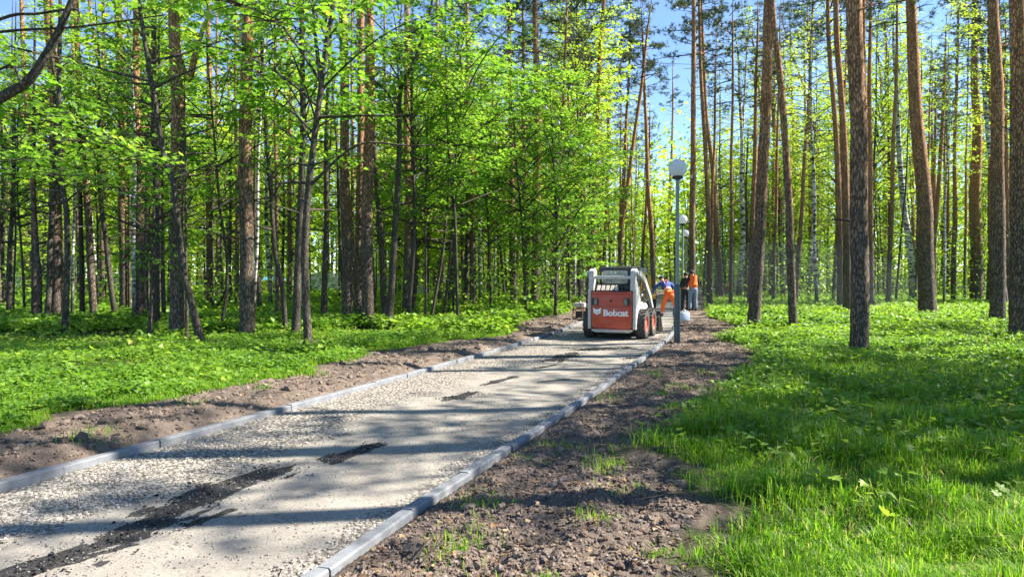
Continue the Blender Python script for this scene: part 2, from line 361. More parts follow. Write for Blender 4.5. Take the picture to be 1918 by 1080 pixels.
    tag(link("path", me, mt), kind='structure')
build_path()

M['concrete'] = simple("kerb_concrete", (0.19, 0.20, 0.215), 0.85, var=0.35, scale=7, dirt=(0.17, 0.15, 0.13), dirt_amt=0.6, bmp=0.2)
def build_kerb(side, name):
    prof = [(-0.047, -0.15), (-0.047, 0.066), (-0.037, 0.078), (0.037, 0.078), (0.047, 0.066), (0.047, -0.15)]
    if side > 0: prof = [(a, b - (0.012 if b > 0 else 0)) for a, b in prof]
    V = []; Fc = []
    off = HW + 0.048
    C = np.c_[PL[:, :2] + PN * off * side, np.zeros(len(PL))]
    C, s = resample(C, 0.05)
    k = 20; i = 0
    while i + k < len(C):
        dz0 = random.gauss(0, .005); dy = random.gauss(0, .006); dz1 = random.gauss(0, .005)
        b = len(V); t = (C[i + k] - C[i]); t /= np.linalg.norm(t); nn = np.array([t[1], -t[0], 0])
        ks = [0, 10, 20]
        for q, kk in enumerate(ks):
            c = C[i + kk] + t * (0.006 if q == 0 else -0.006 if q == 2 else 0) + nn * dy
            dz = dz0 + (dz1 - dz0) * q / 2
            for a, z in prof: V.append(c + nn * a + np.array([0, 0, z + dz]))
        n = len(prof)
        for q in range(2):
            for e in range(n): Fc.append((b + q * n + e, b + q * n + (e + 1) % n, b + (q + 1) * n + (e + 1) % n, b + (q + 1) * n + e))
        for base in (b, b + 2 * n):
            Fc.append((base, base + 1, base + 4, base + 5)); Fc.append((base + 1, base + 2, base + 3, base + 4))
        i += k
    me = mesh_np(name, V, Fc)
    bm = bmesh.new(); bm.from_mesh(me); bmesh.ops.recalc_face_normals(bm, faces=bm.faces[:]); bm.to_mesh(me); bm.free()
    tag(link(name, me, M['concrete']), kind='structure')
build_kerb(-1, "kerb_left"); build_kerb(1, "kerb_right")

# ---------------------------------------------------------------- loose stones, clods, crumbs
def ico():
    bm = bmesh.new(); bmesh.ops.create_icosphere(bm, subdivisions=1, radius=1); V = np.array([v.co[:] for v in bm.verts]); Fc = np.array([[v.index for v in f.verts] for f in bm.faces]); bm.free(); return V, Fc
IV, IF = ico()
bm = bmesh.new(); bmesh.ops.create_icosphere(bm, subdivisions=2, radius=1); IV2 = np.array([v.co[:] for v in bm.verts]); IF2 = np.array([[v.index for v in f.verts] for f in bm.faces]); bm.free()
def lumps(name, P, size, flat=0.6, rough=0.25, tints=None, big=False, m=None, smooth=False):
    bv, bf = (IV2, IF2) if big else (IV, IF)
    n = len(P); k = len(bv)
    d = 1 + rng.normal(0, rough, (n, k, 1)).clip(-.45, .6)
    V = bv[None] * d * np.stack([rng.uniform(.7, 1.3, n), rng.uniform(.7, 1.3, n), np.full(n, flat) * rng.uniform(.7, 1.3, n)], 1)[:, None, :]
    a = rng.uniform(0, 6.28, n); c, s = np.cos(a)[:, None], np.sin(a)[:, None]
    tl = rng.normal(0, .3, n)[:, None]
    x = V[..., 0] * c - V[..., 1] * s; y = V[..., 0] * s + V[..., 1] * c; z = V[..., 2] + x * tl * 0.5
    V = np.stack([x, y, z], -1) * size[:, None, None] + P[:, None, :]
    Fc = (bf[None] + (np.arange(n) * k)[:, None, None]).reshape(-1, 3)
    if tints is None: tints = rng.rand(n)
    return mesh_np(name, V.reshape(-1, 3), Fc, tint=np.repeat(tints, len(bf)), smooth=smooth)
def tintmat(name, stops, rough=0.9, sc=30, b=0.4):
    m, N, L, P = mat(name); a = N.new("ShaderNodeAttribute"); a.attribute_name = 'tint'
    r = ramp(N, stops); n = noise(N, L, sc, 6, 0.7)
    ad = N.new("ShaderNodeMath"); ad.operation = 'MULTIPLY_ADD'; L.new(n.outputs[0], ad.inputs[0]); ad.inputs[1].default_value = 0.5
    sb = N.new("ShaderNodeMath"); sb.operation = 'SUBTRACT'; L.new(a.outputs["Fac"], sb.inputs[0]); sb.inputs[1].default_value = 0.25; L.new(sb.outputs[0], ad.inputs[2])
    L.new(ad.outputs[0], r.inputs[0]); L.new(r.outputs[0], P.inputs["Base Color"]); P.inputs["Roughness"].default_value = rough; P.inputs["Specular IOR Level"].default_value = 0.25
    bump(N, L, n.outputs[0], b, 0.01, P); return m
M['stone'] = tintmat("crushed_stone", [(0, (0.16, 0.14, 0.118)), (0.5, (0.27, 0.25, 0.215)), (1, (0.38, 0.355, 0.315))])
M['clod'] = tintmat("soil_clod", [(0, (0.095, 0.070, 0.054)), (0.5, (0.155, 0.117, 0.090)), (0.98, (0.22, 0.17, 0.135)), (1, (0.30, 0.26, 0.22))])
M['asph'] = tintmat("asphalt_crumb", [(0, (0.012, 0.012, 0.012)), (0.7, (0.035, 0.033, 0.032)), (1, (0.12, 0.11, 0.10))])
def on_path(s, l, z=0.0):
    i = np.clip((s / PS[1]).astype(int), 0, len(PL) - 1)
    return np.stack([PL[i, 0] + PN[i, 0] * l + PT[i, 0] * (s - PS[i]), PL[i, 1] + PN[i, 1] * l + PT[i, 1] * (s - PS[i]), z + 0 * s], 1)
S0 = along(300, 1080)[0] - 2.5
def scatter_gravel():
    n = 140000; s = S0 + 26 * rng.rand(n) ** 1.7; l = rng.uniform(-HW + .02, HW - .02, n)
    keep = rng.rand(n) < gravel_w(s, l) * (0.3 + 0.7 * (fbm(s * 1.2, l * 1.2, 21) > 0.42)); s, l = s[keep], l[keep]
    sz = rng.uniform(.005, .0145, len(s)) * rng.choice([1, 1, 1.4], len(s)); P = on_path(s, l, 0.006)
    me = lumps("gravel", P, sz, 0.6, 0.2)
    tag(link("gravel", me, M['stone']), "pale crushed stone lying loose along the edges of the path", "gravel", kind='stuff')
    n = 14000; s = S0 + 30 * rng.rand(n) ** 1.5; l = rng.uniform(-HW + .02, HW - .02, n)
    P = on_path(s, l, 0.006)
    me = lumps("grit", P, rng.uniform(.003, .008, n), 0.7, 0.2)
    tag(link("grit", me, M['stone']), "fine pale grit strewn over the dusty path surface", "grit", kind='stuff')
    n = 60000; s = S0 + 30 * rng.rand(n) ** 1.3; l = rng.uniform(-HW, HW, n); d = milldist(s, l)
    keep = (d + rng.normal(0, .45, n) > 0.35) & (d > -1.6); s, l = s[keep], l[keep]
    me = lumps("millings", on_path(s, l, 0.012), rng.uniform(.003, .009, len(s)) * rng.choice([1, 1, 1, 1.6], len(s)), 0.6, 0.25)
    tag(link("asphalt_millings", me, M['asph']), "black asphalt crumbs spilt in a streak along the path", "asphalt crumbs", kind='stuff')
scatter_gravel()
def scatter_clods():
    def field(n, x0, x1, y0, y1, pw=1.6):
        y = y0 + (y1 - y0) * rng.rand(n) ** pw; x = rng.uniform(x0, x1, n) + 0.33 * y * 0
        return x, y
    Ps = []; Sz = []
    for (n, smin, smax, side) in ((80000, .004, .015, 1), (3200, .016, .030, 1), (170, .03, .05, 1), (9000, .006, .022, -1), (900, .02, .05, -1), (50, .05, .09, -1)):
        y = 3.2 + 22 * rng.rand(n) ** 1.7
        x = (xr(y) - rng.rand(n) * 3.4) if side > 0 else (xl(y) + rng.rand(n) * 2.6)
        la = lateral(x, y); v = vegmask(x, y)
        k = (la * side > HW + .16) & (v < 0.15 + rng.normal(0, .2, n)); x, y = x[k], y[k]
        sz = rng.uniform(smin, smax, len(x)); Ps.append(np.stack([x, y, H(x, y) + sz * 0.08], 1)); Sz.append(sz)
    P = np.vstack(Ps); sz = np.concatenate(Sz)
    small = sz < 0.03
    me = lumps("soil_clods", P[small], sz[small], 0.75, 0.28)
    tag(link("soil_crumbs", me, M['clod']), "brown crumbled soil thrown up beside the kerbs", "soil", kind='stuff')
    me = lumps("soil_clods", P[~small], sz[~small], 0.7, 0.13, big=True)
    tag(link("soil_clods", me, M['clod']), "larger lumps of dry dug soil beside the kerbs", "soil", kind='stuff')
scatter_clods()

# ---------------------------------------------------------------- grass
def blades(name, X, Y, hmin, hmax, wd, m, label, lean=0.5, tilt=None):
    n = len(X); Z = H(X, Y) - 0.01
    h = rng.uniform(hmin, hmax, n) * (0.25 + 1.5 * np.clip(fbm(X * 1.6, Y * 1.6, 31) - .2, 0, 1)); az = rng.uniform(0, 6.283, n)
    ln = np.abs(rng.normal(0, lean, n)) * h; wa = az + 1.57 + rng.normal(0, .4, n)
    ux, uy = np.cos(az), np.sin(az); wx, wy = np.cos(wa) * wd / 2, np.sin(wa) * wd / 2
    lv = []
    for t, ww in ((0, 1.0), (0.45, 0.9), (0.8, 0.55)):
        px = X + ux * ln * t * t; py = Y + uy * ln * t * t; pz = Z + h * (t - 0.25 * (ln / h) * t ** 2)
        lv.append(np.stack([px - wx * ww, py - wy * ww, pz], 1)); lv.append(np.stack([px + wx * ww, py + wy * ww, pz], 1))
    t = 1.0; lv.append(np.stack([X + ux * ln * 1.15, Y + uy * ln * 1.15, Z + h * (1 - 0.35 * (ln / h).clip(0, 1.6))], 1))
    V = np.stack(lv, 1).reshape(-1, 3); b = (np.arange(n) * 7)[:, None, None]
    f = np.array([[0, 1, 3], [0, 3, 2], [2, 3, 5], [2, 5, 4], [4, 5, 6]])[None]
    Fc = (f + b).reshape(-1, 3)
    ti = (rng.rand(n) * 0.6 + 0.4 * fbm(X * .8, Y * .8, 33)); ti[rng.rand(n) < 0.06] = 1.0
    me = mesh_np(name, V, Fc, tint=np.repeat(ti, 5), smooth=True)
    return tag(link(name, me, m), label, "grass", kind='stuff')
def inview(x, y, pad=1.08): return np.abs(x) < 0.7104 * pad * y + 0.6
def grass():
    n = 300000; y = 2.6 + 15.4 * rng.rand(n) ** 1.5; x = y * rng.uniform(0.05, 0.88, n) + 1.6 * rng.rand(n)
    v = vegmask(x, y); k = (v > 0.05) & (lateral(x, y) > HW + .3) & (rng.rand(n) < np.clip(v * 1.2 + .1, 0, 1) * np.clip(1.3 - y / 17, .12, 1)); x, y = x[k], y[k]
    k = rng.rand(len(x)) < 0.25 + 0.75 * (fbm(x * 2.5, y * 2.5, 41) > 0.42); x, y = x[k], y[k]
    blades("grass", x, y, .08, .32, .0085, M['grass'], "long fresh green grass in the right foreground", 0.75)
    # sparse tufts on the soil
    xs = []; ys = []
    for _ in range(42):
        cy_ = 3.6 + 9 * random.random() ** 1.4; sd = random.random() < 0.75
        cx = float(xr(np.array(cy_))) - random.random() * 2.0 if sd else float(xl(np.array(cy_))) + random.random() * 1.4
        if abs(lateral(cx, cy_)[0]) < HW + .25: continue
        k = random.randint(20, 130); r_ = random.uniform(.05, .16); xs += list(rng.normal(cx, r_, k)); ys += list(rng.normal(cy_, r_, k))
    xs = np.array(xs); ys = np.array(ys); k = np.abs(lateral(xs, ys)) > HW + .13
    blades("grass", xs[k], ys[k], .05, .14, .006, M['grass'], "short grass tufts sprouting from the bare soil", 0.6)
    n = 150000; y = 5.5 + 26 * rng.rand(n) ** 1.4; x = xl(y) - np.abs(rng.normal(0, 1.8, n)) + .35
    v = vegmask(x, y); k = (v > -0.02) & (lateral(x, y) < -HW - .2) & inview(x, y) & (rng.rand(n) < np.clip(1.2 - y / 30, .1, 1)); x, y = x[k], y[k]
    blades("grass", x, y, .05, .15, .009, M['grass'], "short bright grass fringing the wood left of the path", 0.6)
grass()

# ---------------------------------------------------------------- leafy ground cover
L4 = (np.array([(0, 0, 0), (.46, .30, .07), (.20, .62, .03), (0, 1, -.08), (-.20, .62, .03), (-.46, .30, .07)]), np.array([[0, 1, 2], [0, 2, 3], [0, 3, 4], [0, 4, 5]]))
LST = (np.array([(0, .38, -.03), (0, 0, 0), (.30, -.06, .03), (.56, .22, .06), (.27, .36, .02), (.50, .66, .05), (.19, .63, .01), (0, 1.05, -.06), (-.19, .63, .01), (-.50, .66, .05), (-.27, .36, .02), (-.56, .22, .06), (-.30, -.06, .03)]),
       np.array([[0, i, i + 1] for i in range(1, 12)] + [[0, 12, 1]]))
L2 = (np.array([(0, 0, 0), (.42, .5, .08), (0, 1, -.06), (-.42, .5, .08)]), np.array([[0, 1, 2], [0, 2, 3]]))
def leaves(tmpl, P, size, az, pitch, roll):
    """returns V, F of all leaves; az heading of the tip, pitch up/down, roll about the tip axis"""
    tv, tf = tmpl; n = len(P); k = len(tv)
    ca, sa, cp, sp = np.cos(az), np.sin(az), np.cos(pitch), np.sin(pitch)
    T = np.stack([ca * cp, sa * cp, sp], 1); Sx = np.stack([-sa, ca, 0 * sa], 1); Nn = np.cross(T, Sx) * -1
    Nn = np.cross(Sx, T) * -1
    cr, sr = np.cos(roll)[:, None], np.sin(roll)[:, None]
    S2 = Sx * cr + Nn * sr; N2 = Nn * cr - Sx * sr
    V = P[:, None, :] + size[:, None, None] * (tv[None, :, 0:1] * S2[:, None] + tv[None, :, 1:2] * T[:, None] + tv[None, :, 2:3] * N2[:, None])
    Fc = (tf[None] + (np.arange(n) * k)[:, None, None]).reshape(-1, 3)
    return V.reshape(-1, 3), Fc
def cover(name, X, Y, hmin, hmax, nl, lsize, tmpl, label, sp=0.12, tb=0.0):
    n = len(X); Z = H(X, Y)
    h = rng.uniform(hmin, hmax, n) * (0.45 + 1.1 * fbm(X * .5, Y * .5, 51))
    rep = lambda a: np.repeat(a, nl)
    az = rng.uniform(0, 6.283, n * nl); r_ = rng.rand(n * nl) * sp * (1 + rep(h))
    P = np.stack([rep(X) + np.cos(az) * r_, rep(Y) + np.sin(az) * r_, rep(Z) + rep(h) * rng.uniform(.35, 1.0, n * nl)], 1)
    V, Fc = leaves(tmpl, P, lsize * rng.uniform(.6, 1.25, n * nl) * (1 + .35 * rep(h)), az + rng.normal(0, .5, n * nl), rng.normal(-.05, .35, n * nl), rng.normal(0, .35, n * nl))
    ti = np.clip(rep(rng.rand(n)) * .35 + rng.rand(n * nl) * .3 + .45 * fbm(rep(X) * .35, rep(Y) * .35, 52) + tb - .05, 0, 1)
    me = mesh_np(name, V, Fc, tint=np.repeat(ti, len(tmpl[1])))
    return tag(link(name, me, M['cover']), label, "ground plants", kind='stuff')
def groundcover():
    # right, broad low plants
    n = 80000; y = 6.0 + 61 * rng.rand(n) ** 1.5; x = y * rng.uniform(0.12, 0.84, n) + 2.0 * rng.rand(n)
    v = vegmask(x, y); dn = fbm(x * .8, y * .8, 61)
    k = (v > 0.1) & (lateral(x, y) > HW + .35) & (rng.rand(n) < np.where(y < 13, np.clip((y - 6) / 12, 0, 1) * .6, 1)) & (dn > .36); x, y = x[k], y[k]
    nr = y < 20
    cover("undergrowth", x[nr], y[nr], .10, .24, 6, .075, L4, "low leafy woodland plants carpeting the ground right of the path", .12)
    cover("undergrowth", x[~nr], y[~nr], .12, .30, 5, .13, L2, "far low undergrowth among the pines right of the path", .22, .08)
    # left, maple seedlings and goutweed
    n = 100000; y = 5.2 + 60 * rng.rand(n) ** 1.55; x = -y * 0.80 - 1.8 + (y * 0.80 + 1.8 + xl(y)) * rng.rand(n)
    v = vegmask(x, y); k = (v > 0.1) & (lateral(x, y) < -HW - .3) & (fbm(x * .8, y * .8, 62) > .47 - .02 * np.clip(y - 8, 0, 5)) & (rng.rand(n) < .25 + .75 * (fbm(x * .3, y * .3, 63, 2) > .45)); x, y = x[k], y[k]
    nr = y < 19
    cover("undergrowth", x[nr], y[nr], .02, .20, 6, .07, L4, "leafy seedlings and low plants covering the ground left of the path", .13)
    cover("undergrowth", x[~nr], y[~nr], .15, .42, 5, .15, L2, "far leafy undergrowth between the trunks left of the path", .24, .03)
    n = 800; y = 6 + 22 * rng.rand(n) ** 1.3; x = xl(y) - .4 - 11 * rng.rand(n); k = (vegmask(x, y) > .3) & (fbm(x * .5, y * .5, 66) > .52) & inview(x, y); x, y = x[k], y[k]
    cover("seedlings", x, y, .18, .42, 7, .08, LST, "taller maple seedlings standing above the low plants on the left", .14, .2)
    # few broad-leaved plants in the right foreground grass
    n = 70; y = 4.6 + 7 * rng.rand(n); x = y * rng.uniform(.35, .8, n); k = vegmask(x, y) > .3; x, y = x[k], y[k]
    cover("undergrowth", x, y, .14, .26, 6, .075, LST, "broad leaved plants standing up in the foreground grass", .12, .25)
groundcover()

def litter():
    n = 11000; y = 3.4 + 26 * rng.rand(n) ** 1.2; x = y * rng.uniform(-.75, .78, n); la = lateral(x, y)
    k = np.abs(la) > HW + .15; x, y = x[k], y[k]; n = len(x)
    V, Fc = leaves(L4, np.stack([x, y, H(x, y) + .008 + .012 * rng.rand(n)], 1), rng.uniform(.02, .05, n), rng.uniform(0, 6.28, n), rng.normal(0, .3, n), rng.normal(0, .5, n))
    me = mesh_np("leaf_litter", V, Fc, tint=np.repeat(rng.rand(n), 4))
    tag(link("leaf_litter", me, tintmat("dry_leaf", [(0, (.06, .035, .02)), (.6, (.20, .12, .06)), (1, (.36, .26, .15))])), "scattered dry brown leaves on the soil and under the plants", "dead leaves", kind='stuff')
    A = []
    for _ in range(260):
        yy = 4 + 22 * random.random() ** 1.4; xx = yy * random.uniform(-.74, .76)
        if abs(lateral(xx, yy)[0]) < HW + .3: continue
        a = random.uniform(0, 3.14); l_ = random.uniform(.12, .55); z = H1(xx, yy) + .02
        A.append((xx, yy, z, a, l_))
    V = []; Fc = []
    for i, (xx, yy, z, a, l_) in enumerate(A):
        dx, dy = math.cos(a) * l_ / 2, math.sin(a) * l_ / 2; r_ = .005
        b = len(V)
        for t in (-1, 0, 1):
            for q in range(3):
                c = 2.094 * q; V.append((xx + dx * t - math.sin(a) * r_ * math.cos(c), yy + dy * t + math.cos(a) * r_ * math.cos(c) + (.03 if t == 0 else 0), z + r_ * math.sin(c) + .01 * (t == 0)))
        for s_ in range(2):
            for q in range(3): Fc.append((b + s_ * 3 + q, b + s_ * 3 + (q + 1) % 3, b + s_ * 3 + 3 + (q + 1) % 3, b + s_ * 3 + 3 + q))
    tag(link("fallen_twigs", mesh_np("fallen_twigs", V, Fc), M['twig']), "thin dry twigs fallen on the ground beside the path", "twigs", kind='stuff')
litter()
# ================================================================ trees
def tube_np(P, rad, ns, seed=0, ridge=0.0, flare=0.0):
    """P (n,3) centre line, rad (n,), returns V, quads"""
    P = np.asarray(P, float); n = len(P)
    T = np.gradient(P, axis=0); T /= np.linalg.norm(T, axis=1)[:, None] + 1e-9
    ref = np.array([1.0, 0, 0]) if abs(T[0][2]) > .5 else np.array([0, 0, 1.0])
    U = np.cross(T, ref); U /= np.linalg.norm(U, axis=1)[:, None] + 1e-9; W = np.cross(T, U)
    a = np.linspace(0, 2 * np.pi, ns, endpoint=False)
    rr = np.asarray(rad)[:, None] * np.ones((1, ns))
    if ridge:
        z = np.r_[0, np.cumsum(np.linalg.norm(np.diff(P, axis=0), axis=1))][:, None]
        aa = np.abs(((a / np.pi) % 2) - 1)[None, :] * 6
        rr = rr * (1 + ridge * 2 * (fbm(aa * 2 + 0 * z, z * 2.5 + 0 * aa, seed % 50, 3) - .5) + 0.07 * (vnoise(aa * .3 + 0 * z, z * .4, seed % 40) - .5))
    if flare:
        zz = (P[:, 2] - P[0, 2])[:, None]
        rr = rr * (1 + flare * np.exp(-zz / 0.28) * (1 + .55 * np.cos(a * (3 + seed % 3) + seed)[None, :]))
    V = P[:, None, :] + rr[..., None] * (np.cos(a)[None, :, None] * U[:, None] + np.sin(a)[None, :, None] * W[:, None])
    i = np.arange(n - 1)[:, None]; j = np.arange(ns)[None]; j2 = (j + 1) % ns
    Fq = np.stack([i * ns + j, i * ns + j2, (i + 1) * ns + j2, (i + 1) * ns + j], -1).reshape(-1, 4)
    return V.reshape(-1, 3), Fq
class Acc:
    def __init__(s): s.V = []; s.F = []; s.m = []; s.t = []; s.n = 0
    def add(s, V, Fc, mi=0, tint=0.5):
        Fc = np.asarray(Fc)
        if Fc.shape[1] == 4: Fc = np.vstack([Fc[:, [0, 1, 2]], Fc[:, [0, 2, 3]]]); tint = tint if np.isscalar(tint) else np.r_[tint, tint]
        s.V.append(V); s.F.append(Fc + s.n); s.n += len(V); s.m.append(np.full(len(Fc), mi)); s.t.append(np.broadcast_to(tint, (len(Fc),)))
    def mesh(s, name, smooth=False): return mesh_np(name, np.vstack(s.V), np.vstack(s.F), tint=np.concatenate(s.t), midx=np.concatenate(s.m), smooth=smooth)
def qcurve(a, b, c, n):
    t = np.linspace(0, 1, n)[:, None]; return (1 - t) ** 2 * a + 2 * t * (1 - t) * b + t * t * c

def broad_crown(seed, Hc, Rc, nb, tmpl, lsize, per, name, prof='round', leafmat_='maple', twig_r=1.0, droop=0.0):
    """leafy crown, z from 0 to Hc round the local axis"""
    r0 = np.random.RandomState(seed); A = Acc(); LP = []; LA = []; LT = []
    for i in range(nb):
        t = (i + r0.rand()) / nb
        if prof == 'round': pr = math.sin(math.pi * min(1, 0.12 + t * .92)) ** .6
        else: pr = (1 - t * .75) * (.75 + .25 * math.sin(t * 6))
        L_ = Rc * pr * r0.uniform(.55, 1.15); az = i * 2.39996 + r0.normal(0, .4)
        z = Hc * t; up = L_ * r0.uniform(.05, .45) * (1.2 if t > .6 else 1) - droop * L_
        a = np.array([0, 0, max(-0.5, z - L_ * .35)]); c = np.array([math.cos(az) * L_, math.sin(az) * L_, z + up]); b = np.array([c[0] * .5, c[1] * .5, z + up * .9 + r0.normal(0, .1)])
        C = qcurve(a, b, c, 7); rad = np.linspace(.017, .005, 7) * twig_r * (L_ / 2 + .4)
        V, Fq = tube_np(C, rad, 4); A.add(V, Fq, 1)
        ntw = max(4, int(L_ * 3.4))
        for q in range(ntw):
            u = .22 + .78 * (q + r0.rand()) / ntw; k = u * 6; k0 = min(int(k), 5); base = C[k0] * (1 - (k - k0)) + C[k0 + 1] * (k - k0)
            side = 1 if q % 2 else -1; taz = az + side * r0.uniform(.4, 1.2); tl = (.35 + .3 * Rc * (1.15 - u)) * r0.uniform(.5, 1.2)
            e = base + np.array([math.cos(taz) * tl, math.sin(taz) * tl, r0.normal(0.05, .12) * tl - droop * tl * .6])
            V, Fq = tube_np(np.array([base, (base + e) / 2 + [0, 0, .02], e]), [.007 * twig_r, .005 * twig_r, .003 * twig_r], 3); A.add(V, Fq, 1)
            m_ = max(2, int(per * tl * r0.uniform(.5, 1.3)))
            uu = r0.rand(m_) ** .7; pos = base + (e - base) * uu[:, None] + r0.normal(0, 1, (m_, 3)) * [.12, .12, .035]
            LP.append(pos); LA.append(taz + r0.normal(0, .9, m_)); LT.append(np.full(m_, r0.rand() * .4 + .25 * t))
    P = np.vstack(LP); n = len(P); az = np.concatenate(LA); ti = np.clip(np.concatenate(LT) + r0.rand(n) * .4, 0, 1)
    st = rng.get_state(); rng.seed(seed)
    V, Fc = leaves(tmpl, P, lsize * r0.uniform(.55, 1.25, n), az, r0.normal(-.2, .28, n), r0.normal(0, .32, n))
    rng.set_state(st)
    A.add(V, Fc, 0, np.repeat(ti, len(tmpl[1])))
    me = A.mesh(name); me.materials.append(M[leafmat_]); me.materials.append(M['twig'])
    return me
def pine_crown(seed, Hc, Rc, nb, name, wide=.028, ndl=.26, tuft=1.0, bare=0.25):
    r0 = np.random.RandomState(seed); A = Acc(); TP = []; TD = []
    for i in range(nb):
        t = (i + r0.rand()) / nb; L_ = Rc * (1.05 - .75 * t) * r0.uniform(.45, 1.15) * (0.55 if t < bare * .5 else 1); az = r0.uniform(0, 6.28)
        z = Hc * t; up = L_ * r0.uniform(-.15, .35)
        C = qcurve(np.array([0, 0, z]), np.array([math.cos(az) * L_ * .5, math.sin(az) * L_ * .5, z + up * .2 + .1]), np.array([math.cos(az) * L_, math.sin(az) * L_, z + up]), 6)
        V, Fq = tube_np(C, np.linspace(.035, .010, 6) * (.5 + L_ / 3), 4); A.add(V, Fq, 1)
        for q in range(int(L_ * 4.5)):
            u = r0.uniform(.3, 1); k = u * 5; k0 = min(int(k), 4); base = C[k0] * (1 - (k - k0)) + C[k0 + 1] * (k - k0)
            taz = az + r0.normal(0, .9); tl = r0.uniform(.25, .8); e = base + np.array([math.cos(taz) * tl, math.sin(taz) * tl, r0.uniform(-.1, .35) * tl])
            V, Fq = tube_np(np.array([base, (base + e) / 2, e]), [.011, .008, .005], 3); A.add(V, Fq, 1)
            if t < bare and r0.rand() < .75: continue
            for _ in range(int(4 * tuft)):
                TP.append(base + (e - base) * r0.uniform(.35, 1.1) + r0.normal(0, .09, 3)); TD.append(e - base)
    P = np.array(TP); nt_ = len(P); nn = 13
    D = np.array(TD); D /= np.linalg.norm(D, axis=1)[:, None]
    d = np.repeat(D, nn, 0) * .5 + r0.normal(0, .6, (nt_ * nn, 3)) + [0, 0, .25]; d /= np.linalg.norm(d, axis=1)[:, None]
    b = np.repeat(P, nn, 0); ln = ndl * r0.uniform(.6, 1.1, nt_ * nn)[:, None]; s = np.cross(d, r0.normal(0, 1, d.shape)); s /= np.linalg.norm(s, axis=1)[:, None] + 1e-9
    V = np.stack([b - s * wide / 2, b + s * wide / 2, b + d * ln], 1).reshape(-1, 3); Fc = np.arange(len(V)).reshape(-1, 3)
    A.add(V, Fc, 0, np.repeat(np.clip(r0.rand(nt_), 0, 1), nn))
    me = A.mesh(name); me.materials.append(M['needle']); me.materials.append(M['twig']); return me

CR = {
    'near': [broad_crown(100 + i, 6.0, 2.4, 27, LST, .102, 40, "maple_crown") for i in range(3)],
    'full': [broad_crown(110 + i, 6.5, 2.3, 44, LST, .106, 44, "maple_crown") for i in range(2)],
    'mid': [broad_crown(120 + i, 8.0, 2.8, 36, L4, .13, 30, "maple_crown") for i in range(4)],
    'far': [broad_crown(140 + i, 9.0, 3.2, 58, L2, .22, 15, "linden_crown", leafmat_='linden', twig_r=.8) for i in range(4)],
    'sparse': [broad_crown(160 + i, 6.0, 2.0, 16, LST, .115, 26, "maple_crown") for i in range(2)],
    'birch': [broad_crown(170 + i, 9.0, 2.2, 56, L4, .10, 24, "birch_crown", leafmat_='linden', droop=.35) for i in range(2)],
    'tall': [broad_crown(150 + i, 15.0, 3.3, 92, L2, .17, 16, "linden_crown", leafmat_='linden', twig_r=1.2) for i in range(3)],
    'pine': [pine_crown(180 + i, 8.0, 2.2, 34, "pine_crown") for i in range(4)],
    'top': [pine_crown(190 + i, 6.5, 2.0, 30, "pine_crown", wide=.034, ndl=.3, tuft=.7) for i in range(2)],
}
HC = {'tall': 15, 'full': 6.5, 'near': 6, 'mid': 8, 'far': 9, 'sparse': 6, 'birch': 9, 'pine': 8.5, 'top': 6.5}
SPECIES = {'pine': ('pine_tree', 'pine tree', 'bark_pine'), 'maple': ('maple_tree', 'maple tree', 'bark_maple'), 'birch': ('birch_tree', 'birch tree', 'bark_birch'),
           'snag': ('dead_tree', 'dead tree', 'bark_maple')}
tree_no = 0
def interp_poly(Z, Pts, z):
    return np.array([np.interp(z, Z, Pts[:, 0]), np.interp(z, Z, Pts[:, 1]), z])
def tree(kind, label, wpx, pts, crown=None, top=None, cz=None, cs=None, group=None, fork=None):
    """pts: picture points from the foot upward; the first gives the distance"""
    global tree_no; tree_no += 1; sd = tree_no
    g = gnd(*pts[0]); D = g.y; g.z = H1(g.x, g.y) - .03
    P = [np.array(g)]
    for p in pts[1:]: P.append(np.array(at(p[0], p[1], D)))
    return tree3(kind, label, wpx * D / F / 2, P, crown, top, cz, cs, group, sd, fork)
